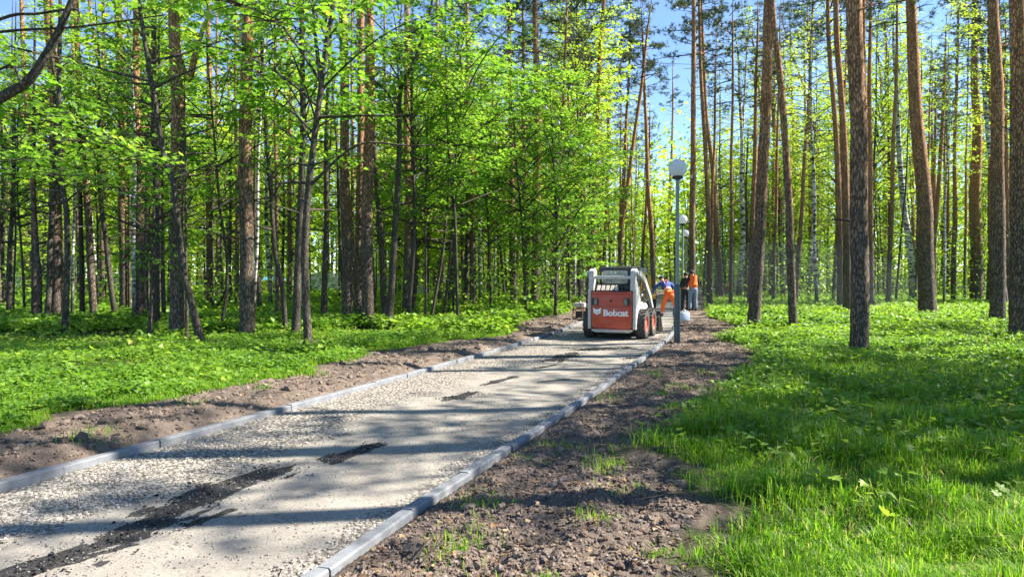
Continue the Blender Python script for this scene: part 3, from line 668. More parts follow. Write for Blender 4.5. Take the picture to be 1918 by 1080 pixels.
def tree3(kind, label, r, P, crown, top, cz, cs, group, sd, fork=None):
    name, cat, bark = SPECIES[kind]
    rs = random.Random(sd * 13 + 5)
    P = sorted(P, key=lambda p: p[2]); D = P[0][1]
    if top is None: top = {'pine': 21, 'maple': 12, 'birch': 17, 'snag': 4}[kind] * rs.uniform(.9, 1.1)
    if P[-1][2] < top:
        last = P[-1]; prev = P[-2] if len(P) > 1 else P[-1]
        sl_ = (last - prev) / max(.5, last[2] - prev[2]) if len(P) > 1 else np.array([rs.gauss(0, .03), rs.gauss(0, .03), 1])
        sl_ = np.clip(sl_, -.25, .25)
        h = top - last[2]; P.append(last + np.array([sl_[0] * h * .5, sl_[1] * h * .5 + rs.gauss(0, .01) * h, h]))
    top = max(top, P[-1][2])
    C = np.array([tuple(v) for v in catmull([Vector(p) for p in P], 8)])
    z0 = C[0, 2]; near = D < 26
    nseg = int(np.clip((top - z0) * (9 if D < 18 else 5 if near else 2.2), 12, 170)); 
    d = np.r_[0, np.cumsum(np.linalg.norm(np.diff(C, axis=0), axis=1))]; s = np.linspace(0, 1, nseg) ** 1.25 * d[-1]
    C = np.stack([np.interp(s, d, C[:, k]) for k in range(3)], 1)
    zz = C[:, 2]; tt = (zz - z0) / (top - z0)
    # gentle bends
    amp = (.02 if kind == 'pine' else .06) + r * .12; C[:, 0] += amp * np.sin(zz * .9 + sd) * np.clip(zz - 1, 0, 3) / 3 * .5; C[:, 1] += amp * np.sin(zz * .7 + sd * 2) * np.clip(zz - 1, 0, 3) / 3
    if kind == 'snag': rad = r * (1 - .35 * tt)
    else: rad = r * (1.04 - .72 * np.clip(tt, 0, 1) ** 1.1) * (1 - .7 * np.clip((tt - .85) / .15, 0, 1))
    V, Fq = tube_np(C - C[0], rad, 20 if D < 16 else 14 if near else 8, sd, ridge=.13 if near else .05, flare=.16 if kind == 'pine' else .30)
    root = empty(name, tuple(C[0]), 0, label, cat, group)
    A = Acc(); A.add(V, Fq, 0)
    # dead side twigs on the trunk, forks
    rr = np.random.RandomState(sd)
    nd = {'pine': 9, 'maple': 9, 'birch': 5, 'snag': 2}[kind] if D < 45 else 3
    for _ in range(nd):
        zq = rr.uniform(2.5, max(3, min(top * .7, 13))); 
        if kind == 'snag': zq = rr.uniform(1, top * .9)
        b = interp_poly(zz - z0, C - C[0], zq); az = rr.uniform(0, 6.28); ln = rr.uniform(.25, 1.3) * (1.5 if kind == 'maple' else .8)
        e = b + [math.cos(az) * ln, math.sin(az) * ln, rr.uniform(-.1, .6) * ln]; mid = (b + e) / 2 + rr.normal(0, .08, 3)
        V2, F2 = tube_np(qcurve(b, mid, e, 6), np.linspace(.02, .004, 6) * (1 + ln * .5), 4); A.add(V2, F2, 0)
    me = A.mesh("trunk", smooth=True); link("trunk", me, M[bark], root)
    if fork:
        for (za, pxpts, wf) in fork:
            Q = [interp_poly(zz, C, za)] + [np.array(at(px, py, D)) for px, py in pxpts]
            Q2 = np.array([tuple(v) for v in catmull([Vector(q) for q in Q], 6)])
            V2, F2 = tube_np(Q2 - C[0], np.linspace(wf, wf * .35, len(Q2)), 9, sd + 3, ridge=.06)
            m2 = mesh_np("limb", V2, F2, smooth=True); link("limb", m2, M[bark], root)
    if crown:
        vs = CR[crown]; me = vs[rr.randint(len(vs))]
        if cs is None: cs = rs.uniform(.85, 1.15)
        if cz is None: cz = top - HC[crown] * cs * .93
        c = interp_poly(zz, C, cz)
        o = link("crown", me, (), root); o.location = Vector(c - C[0]); o.scale = (cs, cs, cs * rs.uniform(.92, 1.1)); o.rotation_euler = (rs.gauss(0, .05), rs.gauss(0, .05), rs.uniform(0, 6.28))
    return root
# ---------------------------------------------------------------- the trees one can tell apart, foot upward
T = [
 # right of the path
 ('pine', "stout pine leaning right at its top, first big trunk right of the lamp posts", 23, [(1411,618),(1420,480),(1426,380),(1434,200),(1440,0)], dict(crown='pine')),
 ('pine', "slimmer pale pine leaning left, just right of the stout leaning pine", 15, [(1486,622),(1480,460),(1479,380),(1468,230),(1456,100),(1446,0)], dict(crown='pine')),
 ('pine', "thickest dark pine standing nearest the camera in the grass, straight trunk", 32, [(1610,661),(1611,500),(1608,250),(1598,0)], dict(crown='pine', top=22)),
 ('pine', "stout grey-brown pine leaning left, sunlit down its right edge, in the open glade", 30, [(1738,595),(1728,360),(1716,180),(1704,0)], dict(crown='pine')),
 ('pine', "orange-barked pine with leafy shoots halfway up, behind the far right pines", 22, [(1829,567),(1828,360),(1828,200),(1825,0)], dict(crown='pine')),
 ('pine', "dark straight pine, last one before the trunk at the right edge", 25, [(1868,609),(1870,360),(1866,180),(1860,0)], dict(crown='pine')),
 ('pine', "broad dark pine cut by the right edge of the view", 33, [(1910,636),(1909,360),(1906,0)], dict(crown='pine')),
 ('birch', "black and white birch leaning left between two pines in the glade", 13, [(1711,565),(1703,450),(1690,360),(1680,200),(1673,0)], dict(crown='birch', top=18)),
 ('birch', "leaning birch whose white bark crosses behind the far right pines", 15, [(1880,575),(1872,480),(1862,380),(1852,250),(1842,120),(1832,0)], dict(crown='birch', top=18)),
 ('pine', "slender orange pine at the left of a close pair in the glade", 9, [(1657,543),(1657,380),(1655,240),(1642,60),(1636,0)], dict(crown='top')),
 ('pine', "grey pine at the right of a close pair in the glade", 12, [(1668,541),(1667,360),(1663,200),(1656,0)], dict(crown='top')),
 ('pine', "dark pine left of the twin trunks behind the nearest pine", 13, [(1574,580),(1572,380),(1560,180),(1550,0)], dict(crown='pine')),
 ('pine', "sunlit rough pine directly left of the nearest dark pine", 16, [(1587,589),(1585,400),(1576,180),(1565,0)], dict(crown='pine')),
 ('pine', "pine half hidden behind the nearest dark pine's right edge", 11, [(1619,600),(1621,300),(1619,150),(1617,0)], dict(crown='pine')),
 ('pine', "upright orange pine with a leaning neighbour crossing it", 12, [(1521,552),(1519,380),(1518,200),(1512,0)], dict(crown='top')),
 ('pine', "thin pine leaning far left across an upright orange pine", 8, [(1553,543),(1541,380),(1524,235),(1500,150),(1455,10)], dict(crown='top')),
 ('pine', "slim shaded pine beside the upright orange one", 7, [(1511,544),(1512,380),(1508,200),(1505,0)], dict(crown='top')),
 ('maple', "dark crooked tree with thick side limbs in the right wood", 10, [(1501,542),(1503,402),(1508,340),(1500,250)], dict(top=11, crown='far', cz=5.0, cs=.7, fork=[(4.0, [(1475,440),(1462,395)], .12), (5.0, [(1540,430),(1556,380)], .12)])),
 ('pine', "grey pine just behind the slimmer pale pine", 8, [(1492,551),(1489,400),(1484,200),(1478,0)], dict(crown='top')),
 ('pine', "pine leaning left between the two big leaning pines", 11, [(1466,556),(1462,380),(1455,300),(1443,150),(1432,0)], dict(crown='pine')),
 ('pine', "thin orange pine with an S-bend behind the stout leaning pine", 8, [(1444,558),(1438,380),(1425,200),(1412,90),(1388,0)], dict(crown='top')),
 ('birch', "pale slim birch behind the stout leaning pine", 7, [(1434,551),(1436,400),(1440,200)], dict(crown='birch')),
 ('birch', "dark blotched birch forking high against the blue sky", 10, [(1383,562),(1390,450),(1391,350),(1386,200),(1383,100),(1366,30)], dict(crown='birch', top=15, fork=[(10.5, [(1400,80),(1408,40)], .08)])),
 ('maple', "short slim tree close beside the dark forked birch", 7, [(1405,557),(1401,440),(1396,330)], dict(crown='far', cz=4.5, cs=.5, top=9)),
 ('pine', "pine with a curving trunk right of the workers", 11, [(1352,564),(1345,480),(1339,380),(1333,300),(1326,240),(1319,150),(1314,0)], dict(crown='pine')),
 ('pine', "dark pine rooted behind the worker in the orange vest, curving left", 11, [(1329,577),(1328,425),(1322,300),(1317,200),(1311,100),(1309,0)], dict(crown='pine')),
 ('pine', "straight reddish pine rising from behind the standing worker", 13, [(1297,582),(1297,400),(1299,200),(1299,0)], dict(crown='pine')),
 ('birch', "thin pale birch between the two curving pines", 4.5, [(1342,560),(1343,480),(1343,430)], dict(crown='birch', top=12)),
 ('pine', "pine rising behind the yellow machine, left of the tall lamp post", 10, [(1223,560),(1222,480),(1212,300),(1207,150),(1200,0)], dict(crown='pine')),
 ('pine', "slim dark pine showing between the bending worker and lamp post", 7, [(1247,541),(1249,480),(1256,330),(1260,220),(1260,110)], dict(crown='pine', top=17)),
 ('pine', "left pine of the crossing pair behind the loader", 9, [(1163,560),(1161,490),(1167,350),(1175,200),(1182,0)], dict(crown='pine')),
 ('pine', "right pine of the crossing pair behind the loader, leaning right", 10, [(1161,561),(1163,440),(1172,370),(1185,280),(1205,130),(1220,0)], dict(crown='pine')),
 ('birch', "thin black stem right of the crossing pines", 5, [(1186,545),(1190,400),(1192,250),(1190,160)], dict(crown='birch', top=14)),
 # centre, behind and left of the loader
 ('pine', "tall orange pine above the leafy maple, left of the crossing pair", 14, [(1105,572),(1108,475),(1112,375),(1119,250),(1124,100),(1132,0)], dict(crown='pine')),
 ('pine', "slender pine twin close beside the tall orange one", 8, [(1098,560),(1110,380),(1119,230),(1120,0)], dict(crown='top')),
 ('pine', "very thin dark pine between the tall orange pine and crossing pair", 4, [(1142,552),(1140,400),(1138,250),(1136,100)], dict(crown='top', top=17)),
 ('pine', "thick dark pine with flared foot left of the loader", 17, [(1001,584),(1004,480),(1007,300),(1007,200),(1005,120),(1002,0)], dict(crown='pine')),
 ('pine', "brown pine just left of the flared dark pine", 11, [(985,570),(984,440),(981,250),(979,0)], dict(crown='pine')),
 ('maple', "dark maple leaning left with its foot beside the loader", 10, [(1078,556),(1070,520),(1062,480),(1058,400)], dict(crown='mid', cz=4, cs=.7, top=11)),
 ('maple', "shaded trunk directly left of the loader's lift arm", 8, [(1088,563),(1086,480),(1084,380)], dict(crown='mid', cz=3.5, cs=.75, top=11)),
 ('pine', "thin twin-stemmed pine high above the leafy maple", 6, [(1090,555),(1096,300),(1098,130),(1096,0)], dict(crown='top')),
 ('pine', "slim pine with its top showing against the sky over the maple", 6, [(1072,552),(1073,300),(1074,100),(1075,0)], dict(crown='top')),
 ('birch', "thin dark birch behind the leafy maple", 5, [(1045,551),(1046,440),(1050,250),(1054,60)], dict(crown='birch', top=14)),
 ('birch', "pale mottled sapling right of the flared dark pine", 6, [(1021,570),(1022,480),(1023,380)], dict(crown='sparse', cz=3.5, cs=.8, top=9)),
 ('pine', "straight grey-brown pine two trunks left of the flared one", 12, [(964,583),(960,500),(958,300),(955,120),(952,0)], dict(crown='pine')),
 ('birch', "pale thin trunk seen behind a rough brown pair", 7, [(900,572),(899,480),(900,380)], dict(crown='birch', top=14)),
 ('pine', "rough brown pine at the right of a touching pair by the grass", 13, [(886,587),(885,440),(881,275),(878,200)], dict(crown='pine')),
 ('maple', "dark slim trunk at the left of a touching pair by the grass", 9, [(872,586),(874,500),(875,380),(872,250)], dict(crown='near', cz=3.2, cs=1.2, top=11)),
 ('maple', "thin sapling with small twigs midway between the pair and grey pine", 4, [(934,567),(933,500),(929,380)], dict(crown='sparse', cz=3, cs=.8, top=8)),
 ('maple', "dark sapling leaning left before the grey-brown pine", 6, [(946,567),(942,520),(936,460),(930,400)], dict(crown='mid', cz=3.5, cs=.6, top=9)),
 # centre left
 ('pine', "broad brown pine left of the scaly pine, orange at its top", 20, [(650,615),(651,480),(647,330),(645,200),(643,115)], dict(crown='pine')),
 ('pine', "scaly pine in dappled sun, thickest trunk of the centre left", 22, [(689,620),(688,450),(690,280),(692,130),(693,0)], dict(crown='pine')),
 ('pine', "pine half hidden between the broad brown and scaly pines", 15, [(670,605),(672,450),(674,300),(676,150)], dict(crown='pine')),
 ('maple', "smooth grey maple leaning right, its thin top bending over", 13, [(726,622),(735,520),(741,400),(747,280),(752,170),(780,110),(806,20)], dict(crown='near', cz=6.0, cs=1.1, top=11)),
 ('pine', "sunlit pinkish pine between two dark stems", 14, [(760,602),(763,480),(764,380),(763,270),(762,120)], dict(crown='pine')),
 ('maple', "dark stem in front of the sunlit pinkish pine's right side", 8, [(762,618),(769,540),(774,450),(776,350),(772,150)], dict(crown='near', cz=3.6, cs=1.0, top=10)),
 ('maple', "slim grey trunk right of the pinkish pine", 8, [(775,598),(777,480),(778,380)], dict(crown='near', cz=3.4, cs=.9, top=9)),
 ('maple', "thin straight sapling rising from the bright seedlings", 4.5, [(797,614),(798,480),(799,350)], dict(crown='sparse', cz=3, cs=1, top=8)),
 ('maple', "thin stem leaning right up to the broken snag", 6, [(806,611),(819,535),(829,480),(836,413)], dict(crown='sparse', cz=3, cs=.8, top=7)),
 ('maple', "slender stem leaning right, foot right of the leaning thin one", 5, [(829,606),(840,517),(847,430),(850,380)], dict(crown='sparse', cz=3, cs=.9, top=7)),
 ('maple', "narrow pole-like sapling before the broken snag", 4.5, [(840,597),(843,500),(846,400)], dict(top=6)),
 ('maple', "thinnest upright pole right of the broken snag", 3.5, [(849,600),(849,500),(848,420)], dict(top=6)),
 ('pine', "brown pine behind the leaning thin stems", 9, [(822,578),(826,450),(826,300),(822,200)], dict(crown='pine')),
 ('snag', "thick dark broken trunk with a pale splintered top", 15, [(849,572),(848,500),(846,420)], dict(top=4.6)),
 ('maple', "hair-thin stem between the scaly pine and the grey maple", 3, [(703,590),(706,500),(709,400)], dict(crown='sparse', cz=3, cs=.7, top=7)),
 ('maple', "thin crooked stem behind the grey leaning maple", 4, [(716,578),(718,480),(716,400)], dict(crown='mid', cz=3.5, cs=.5, top=8)),
 ('pine', "narrow orange pine seen beside the grey leaning maple", 6, [(722,575),(721,450),(721,330)], dict(crown='top')),
 ('maple', "thin dark stem before the sunlit pinkish pine, left side", 5, [(740,567),(741,500),(742,400)], dict(crown='mid', cz=3.5, cs=.6, top=9)),
 ('maple', "shaded stem touching the grey maple's right side", 5.5, [(748,568),(747,480),(746,390)], dict(crown='mid', cz=3.5, cs=.6, top=9)),
 ('pine', "orange sunlit pine peeping between the broad brown pines", 7, [(661,580),(661,480),(660,330)], dict(crown='top')),
 # left
 ('maple', "smooth grey maple with a flared foot, nearest trunk on the left", 15, [(578,665),(573,560),(572,480),(577,400),(586,290),(594,200),(603,110),(612,50),(620,0)], dict(crown='near', cz=4.4, cs=1.15, top=11, fork=[(3.5, [(668,272),(760,273),(818,272)], .035), (5.6, [(590,60),(585,0)], .05)])),
 ('maple', "dark brown trunk close behind the nearest grey maple", 15, [(553,640),(558,520),(562,400),(565,250),(567,100),(568,0)], dict(crown='near', cz=5, cs=1.1, top=12)),
 ('maple', "dark slim trunk curving left at mid height beside the brown trunk", 9, [(535,634),(531,560),(524,510),(515,470),(506,350),(500,275),(492,100)], dict(crown='near', cz=4.2, cs=1.0, top=11)),
 ('pine', "pink-lit slim pine left of the curving dark trunk", 7, [(520,610),(519,500),(517,350)], dict(crown='top')),
 ('pine', "orange pine glimpsed behind the brown trunk", 9, [(541,584),(542,450),(543,260),(543,120)], dict(crown='top')),
 ('pine', "very broad dark trunk, thickest one left of centre", 26, [(463,636),(462,480),(462,300),(462,100),(461,0)], dict(crown='pine')),
 ('maple', "mossy yellowish leaning trunk right of the broadest dark one", 9, [(486,598),(485,540),(482,470),(478,380)], dict(crown='mid', cz=4, cs=.7, top=10)),
 ('pine', "pale orange pine hugging the broadest trunk's left side", 8, [(444,590),(444,450),(442,250),(441,100)], dict(crown='top')),
 ('maple', "sapling with its foot sunlit, leaning right before the orange pine", 6, [(413,632),(418,590),(425,540),(425,480),(418,430),(408,350)], dict(crown='near', cz=3.6, cs=.8, top=9)),
 ('maple', "dark stem leaning steeply right behind the sunlit-foot sapling", 6, [(404,588),(412,565),(420,545),(427,500),(430,430)], dict(crown='mid', cz=4, cs=.6, top=9)),
 ('maple', "short upright stem joined to the steeply leaning one", 6, [(430,589),(430,500),(431,400)], dict(crown='mid', cz=4, cs=.6, top=9)),
 ('pine', "dark pine with an orange right edge and a low side limb", 13, [(391,588),(392,480),(392,350),(391,200)], dict(crown='pine')),
 ('maple', "thin sunlit stem just right of the orange-edged pine", 4, [(398,598),(399,520),(400,430)], dict(crown='sparse', cz=3, cs=.8, top=8)),
 ('pine', "massive dark trunk forking above, with a slanting trunk at its foot", 25, [(331,636),(332,480),(331,350),(330,200),(328,75)], dict(crown='pine', fork=[(7.5, [(352,150),(370,85),(387,38)], .12)])),
 ('maple', "bent maple slanting right across the massive forked trunk", 13, [(379,657),(368,605),(354,548),(343,505),(334,430),(322,340),(300,260)], dict(crown='near', cz=4.0, cs=1.15, top=10)),
 ('maple', "short dark stem at the foot of the massive forked trunk", 6, [(350,646),(350,560),(349,480)], dict(crown='near', cz=3.2, cs=.7, top=7)),
 ('maple', "slim trunk left of the massive forked trunk", 8, [(308,618),(305,520),(302,400),(300,280)], dict(crown='near', cz=4, cs=.9, top=10)),
 ('maple', "dark slim trunk in front of the big orange-topped pine", 11, [(121,633),(124,540),(123,400),(118,350),(115,200)], dict(crown='near', cz=5, cs=.9, top=12)),
 ('pine', "broad old pine glowing orange at the top, left part of the wood", 22, [(106,613),(107,480),(106,380),(101,200),(91,25)], dict(crown='pine')),
 ('maple', "dark trunk leaning right into the broad orange-topped pine", 10, [(87,615),(92,540),(95,460),(99,350)], dict(crown='near', cz=4.6, cs=.9, top=11)),
 ('pine', "sunlit orange pine leaning left near the left edge", 9, [(74,615),(73,508),(67,450),(55,250),(42,50)], dict(crown='pine')),
 ('maple', "shaded trunk touching the sunlit orange pine's left side", 9, [(64,612),(64,500),(64,380)], dict(crown='mid', cz=4.5, cs=.8, top=11)),
 ('maple', "trunk with a pale lower half close to the left edge", 9, [(17,607),(18,480),(22,380),(26,250)], dict(crown='near', cz=4.6, cs=.9, top=11)),
 ('maple', "thin dark pole right of the pale-footed left edge trunk", 4, [(25,608),(26,500),(27,380)], dict(crown='sparse', cz=3.6, cs=.9, top=9)),
 ('maple', "thin yellow-green sapling before the open sunny lawn", 4.5, [(47,608),(44,540),(41,480),(38,400)], dict(crown='near', cz=3.4, cs=.7, top=8)),
 ('maple', "grey trunk cut by the left edge of the view", 7, [(8,593),(6,500),(3,380)], dict(crown='mid', cz=4, cs=.8, top=11)),
 ('birch', "slim sunlit stem right of the dark slim trunk", 5.5, [(136,611),(136,520),(137,400)], dict(crown='sparse', cz=4, cs=.9, top=9)),
 ('maple', "sunlit slim trunk with a small stub, standing alone", 9, [(154,607),(153,500),(151,400),(149,300)], dict(crown='near', cz=4.6, cs=.8, top=11)),
 ('pine', "brown pine leaning left with a thin dark stem beside it", 13, [(177,607),(170,500),(167,430),(158,325),(150,200)], dict(crown='pine')),
 ('maple', "thin dark stem beside the brown left-leaning pine", 4.5, [(184,592),(182,500),(180,400)], dict(crown='sparse', cz=4, cs=.9, top=9)),
 ('maple', "mottled dark trunk leaning clearly left", 10, [(218,608),(211,560),(204,510),(198,450),(191,350)], dict(crown='near', cz=4.5, cs=.9, top=11)),
 ('pine', "shaded brown pine right of the mottled leaning trunk", 13, [(231,603),(231,480),(229,380),(226,250),(223,120)], dict(crown='pine')),
 ('birch', "narrow pale-lit trunk in front of two brown pines", 7, [(250,621),(251,540),(251,440)], dict(crown='sparse', cz=4, cs=.9, top=9)),
 ('pine', "orange-brown pine right of the narrow pale-lit trunk", 15, [(261,620),(261,480),(259,320),(256,150)], dict(crown='pine')),
 ('maple', "dark trunk squeezed behind the orange-brown pine", 10, [(273,611),(273,500),(275,400)], dict(crown='near', cz=4.5, cs=.9, top=11)),
 ('maple', "stout maple trunk with a sunlit patch near its foot", 17, [(290,623),(290,500),(291,350),(289,75)], dict(crown='near', cz=5, cs=1.1, top=12)),
 ('maple', "small dark sapling before the stout sun-patched maple", 7, [(280,642),(281,600),(283,560)], dict(crown='near', cz=1.6, cs=.45, top=4.2)),
 ('pine', "high orange trunk behind, leaning left, upper left of the view", 9, [(150,580),(147,400),(145,175),(135,50)], dict(crown='top')),
 ('pine', "orange-lit trunk leaning strongly left in the upper left wood", 9, [(236,582),(228,400),(217,275),(200,200),(190,130),(172,50)], dict(crown='pine')),
 ('pine', "sunlit straight trunk glimpsed high behind the leaning ones", 8, [(237,575),(234,300),(230,120),(229,0)], dict(crown='top')),
 ('maple', "grey forking maple high in the upper left foliage", 9, [(298,600),(297,400),(295,190),(280,140),(272,75),(260,0)], dict(crown='near', cz=7, cs=1, top=13)),
 ('maple', "thin dark upright stem behind the upper left foliage", 6, [(243,603),(241,400),(240,75)], dict(crown='near', cz=5, cs=.8, top=12)),
 # young maples whose crowns hang into the centre
 ('maple', "leafy young maple with dense low crown, left of the loader", 6, [(1040,596),(1042,480),(1040,330),(1030,200)], dict(crown='full', cz=1.3, cs=1.3, top=10)),
 ('maple', "leafy young maple hanging low right behind the loader's left shoulder", 6, [(1108,577),(1106,480),(1104,330)], dict(crown='full', cz=1.9, cs=1.15, top=9.5)),
 ('maple', "slightly smaller leafy maple crown between the two low ones", 5, [(1066,586),(1066,480),(1064,330)], dict(crown='full', cz=2.6, cs=1.0, top=9.5)),
 ('maple', "second leafy young maple, brighter, over the grass left of the loader", 5, [(985,600),(980,450),(965,300)], dict(crown='full', cz=2.3, cs=1.1, top=9.5)),
 ('maple', "young maple with bright layered leaves over the touching pair", 5, [(920,594),(915,450),(905,300)], dict(crown='full', cz=3.3, cs=1.2, top=10)),
 ('maple', "bright young maple spreading above the broken snag", 6, [(858,612),(852,430),(840,250)], dict(crown='full', cz=4.2, cs=1.15, top=11)),
 ('maple', "leafy maple filling the wood behind the leaning thin stems", 7, [(800,585),(802,400),(806,250)], dict(crown='mid', cz=4.2, cs=1.0, top=12)),
]
for kind, label, wp, pts, kw in T:
    if kind == 'pine' and pts[0][0] < 860: kw = dict(kw, cs=.5, crown='top', top=22)
    if kind == 'maple' and pts[0][0] < 800:
        kno = (pts[0][0] * 7 + pts[0][1]) % 5
        if kno < 2 and kw.get('crown') in ('near', 'mid') and wp < 14: kw = dict(kw, crown='sparse' if kno else None, cs=min(1.1, (kw.get('cs') or 1) * 1.1))
    tree(kind, label, wp, pts, **kw)

# maple just outside the left edge whose limb and twigs reach in
P0 = at(-190, 700, 8.6); P0.z = 0.05
mp = tree3('maple', "maple beyond the left edge reaching a thick curved limb into view", .13, [np.array(P0), np.array([P0.x - .1, 8.6, 3.0]), np.array([P0.x - .25, 8.7, 6])], 'near', 9, 3.4, 1.0, None, 777)
def limb(root, pts, D, r0_, r1_):
    Q = np.array([tuple(v) for v in catmull([at(px, py, D + dd) for px, py, dd in pts], 6)]); base = np.array(root.location)
    V, Fq = tube_np(Q - base, np.linspace(r0_, r1_, len(Q)), 9, 5, ridge=.04)
    link("limb", mesh_np("limb", V, Fq, smooth=True), M['bark_maple'], root); return Q - base
limb(mp, [(-185, 330, 0), (-90, 250, 0), (0, 185, 0), (50, 155, 0), (85, 105, 0), (112, 55, 0), (135, 0, 0)], 8.6, .075, .035)
limb(mp, [(-190, 120, 0), (0, 36, 0), (70, 26, 0), (142, 18, 0), (146, 45, 0)], 8.6, .022, .012)
limb(mp, [(-190, 90, 0), (0, 60, 0), (150, 50, 0), (310, 28, 0)], 8.6, .022, .008)
limb(mp, [(-190, 330, 0), (0, 130, -.2), (45, 160, -.3), (90, 110, -.3)], 8.6, .02, .008)
def spray(root, centre, rx, ry, rz, n, sz, seed):
    st = np.random.RandomState(seed); base = np.array(root.location); c = np.array(centre)
    A = Acc(); a = st.uniform(0, 6.28, n); r_ = np.sqrt(st.rand(n)); P = np.stack([c[0] + np.cos(a) * r_ * rx, c[1] + np.sin(a) * r_ * ry, c[2] + st.normal(0, rz, n) + .12 * (1 - r_)], 1) - base
    V, Fc = leaves(LST, P, sz * st.uniform(.6, 1.2, n), a + st.normal(0, .8, n), st.normal(-.3, .3, n), st.normal(0, .3, n)); A.add(V, Fc, 0, np.repeat(st.uniform(.25, .85, n), 12))
    for k in range(7):
        b = k * .9; e = np.array([c[0] + math.cos(b) * rx * .9, c[1] + math.sin(b) * ry * .9, c[2] - .03]) - base; V2, F2 = tube_np(qcurve(c - base, (c - base + e) / 2 + [0, 0, .08], e, 5), np.linspace(.008, .003, 5), 4); A.add(V2, F2, 1)
    me = A.mesh("leaf_spray"); me.materials.append(M['maple']); me.materials.append(M['twig']); link("leaf_spray", me, (), root)
limb(mp, [(-190, -60, 0), (60, -70, -.5), (300, -40, -1.0), (440, 5, -1.4), (515, 35, -1.5)], 8.4, .035, .006)
for i, (px, py, d_) in enumerate([(380, -5, 7.2), (450, 12, 7.0), (505, 40, 6.9), (330, -20, 7.5), (250, -10, 7.7), (560, 15, 7.2), (620, -15, 7.6)]): spray(mp, at(px, py, d_), .55, .5, .05, 95, .092, 40 + i)
for i, (px, py, d_) in enumerate([(60, 215, 9.5), (150, 265, 10.5), (20, 300, 11), (240, 300, 11.5), (120, 330, 12)]): spray(mp, at(px, py, d_), .9, .7, .06, 190, .092, 60 + i)
# overhanging maple right beside the camera (bright leaves at the top)
P0 = Vector((-4.4, 6.4, .05))
# pines and maples outside the frame on the sunny side: they cast the bands of shade
rs = np.random.RandomState(11)
n_sh = 0
for (x, y, k) in [(6.4, 5.9, 'pine'), (7.6, 7.9, 'pine'), (9.4, 10.0, 'pine'), (11.6, 13.9, 'pine'), (12.5, 8.6, 'pine'), (7.0, 1.2, 'pine'), (11.0, 2.6, 'maple'), (19, 19.5, 'pine'), (22, 10, 'pine'), (25, 22, 'maple'), (15, 16.5, 'pine'), (20, 23, 'pine'),
                  (16, 12.6, 'maple'), (20.5, 12.2, 'maple'), (15.5, 10.4, 'maple'), (18.3, 11.0, 'maple'), (13.4, 9.9, 'maple'), (12.0, 8.0, 'maple'), (15, 15.2, 'maple')]:
    n_sh += 1
    tree3(k, "tall pine standing outside the view to the right" if k == 'pine' else "leafy maple standing outside the view to the right", .17 if k == 'pine' else .14,
          [np.array([x, y, .05]), np.array([x + rs.normal(0, .3), y, 9])], ('pine' if k == 'pine' and x > 12 else 'top' if k == 'pine' else 'mid'), 21 if k == 'pine' else 13, None, .8 if x < 12 else 1.0, "trees shading the path from the right", 500 + n_sh)

# ---------------------------------------------------------------- the wood behind
FARL = {"l": "slim trunk among many deep in the left wood", "c": "slim trunk among many far behind the machines", "r": "slim trunk among many deep in the right wood"}
def path_far(x, y): return abs(lateral(np.array([x]), np.array([y]))[0])
RTREES = []; cnt = 0; placed = []
tries = 0
while cnt < 290 and tries < 9000:
    tries += 1
    D = 24 + 62 * rs.rand() ** .8; px = rs.uniform(-60, 1978)
    if cnt >= 235: px = rs.uniform(1240, 1960); D = 36 + 40 * rs.rand()
    right = px > 1260
    if right and D < 36: continue
    if not right and D < 30 and px > 900: continue
    x = (px - 959) / F * D; y = D
    if path_far(x, y) < HW + 1.2: continue
    if any((x - a) ** 2 + (y - b) ** 2 < (1.2 if not right else 1.9) ** 2 for a, b in placed): continue
    placed.append((x, y)); cnt += 1
    reg = 'l' if px < 760 else 'c' if px < 1300 else 'r'
    u = rs.rand()
    if reg == 'l': kind = 'pine' if u < .35 else 'maple' if u < .9 else 'birch'
    elif reg == 'c': kind = 'pine' if u < .4 else 'maple' if u < .85 else 'birch'
    else: kind = 'pine' if u < .45 else 'maple' if u < .82 else 'birch'
    if reg == 'c' and 1150 < px < 1450 and kind == 'maple' and u > .75: kind = 'pine'
    th = {'pine': rs.uniform(16, 21), 'maple': rs.uniform(10, 15) if px > 760 else rs.uniform(11, 17), 'birch': rs.uniform(13, 17)}[kind]
    r = {'pine': .14, 'maple': .09, 'birch': .085}[kind] * rs.uniform(.6, 1.25)
    lean = rs.normal(0, .35)
    if kind == 'maple': cr = 'far' if (D > 30 or right) else 'mid'; cz = rs.uniform(1.6, 4.0); cs = min(1.6, (th - cz) / HC[cr])
    elif kind == 'pine': cr = 'top'; cz = None; cs = 1.0
    else: cr = 'birch'; cz = None; cs = 1.0
    if reg == 'l' and rs.rand() < (.75 if kind == 'pine' else .45): cr = None
    if reg != 'l' and kind != 'pine' and D < 70 and rs.rand() < .38 and not (1150 < px < 1430): cr = 'tall'; cz = rs.uniform(4, 7); cs = rs.uniform(.85, 1.1); th = 20
    if cnt >= 235 and rs.rand() < .65: cr = None
    if right and cr == 'far' and rs.rand() < .35: cr = 'birch'
    rt = tree3(kind, {'pine': "slim pine", 'maple': "leafy broadleaf tree", 'birch': "pale slim birch"}[kind] + {'l': " deep in the crowded left wood", 'c': " far behind the machines in the wood", 'r': " deep in the sunny right wood"}[reg], r,
          [np.array([x, y, H1(x, y) if y < 70 else 0.05]), np.array([x + lean, y, th * .6])], cr, th, cz, cs, {'l': "crowded left wood", 'c': "wood behind the machines", 'r': "sunny right wood"}[reg] + " " + kind + " trees", 1000 + tries); RTREES.append((rt, px, D, kind, r, cr))
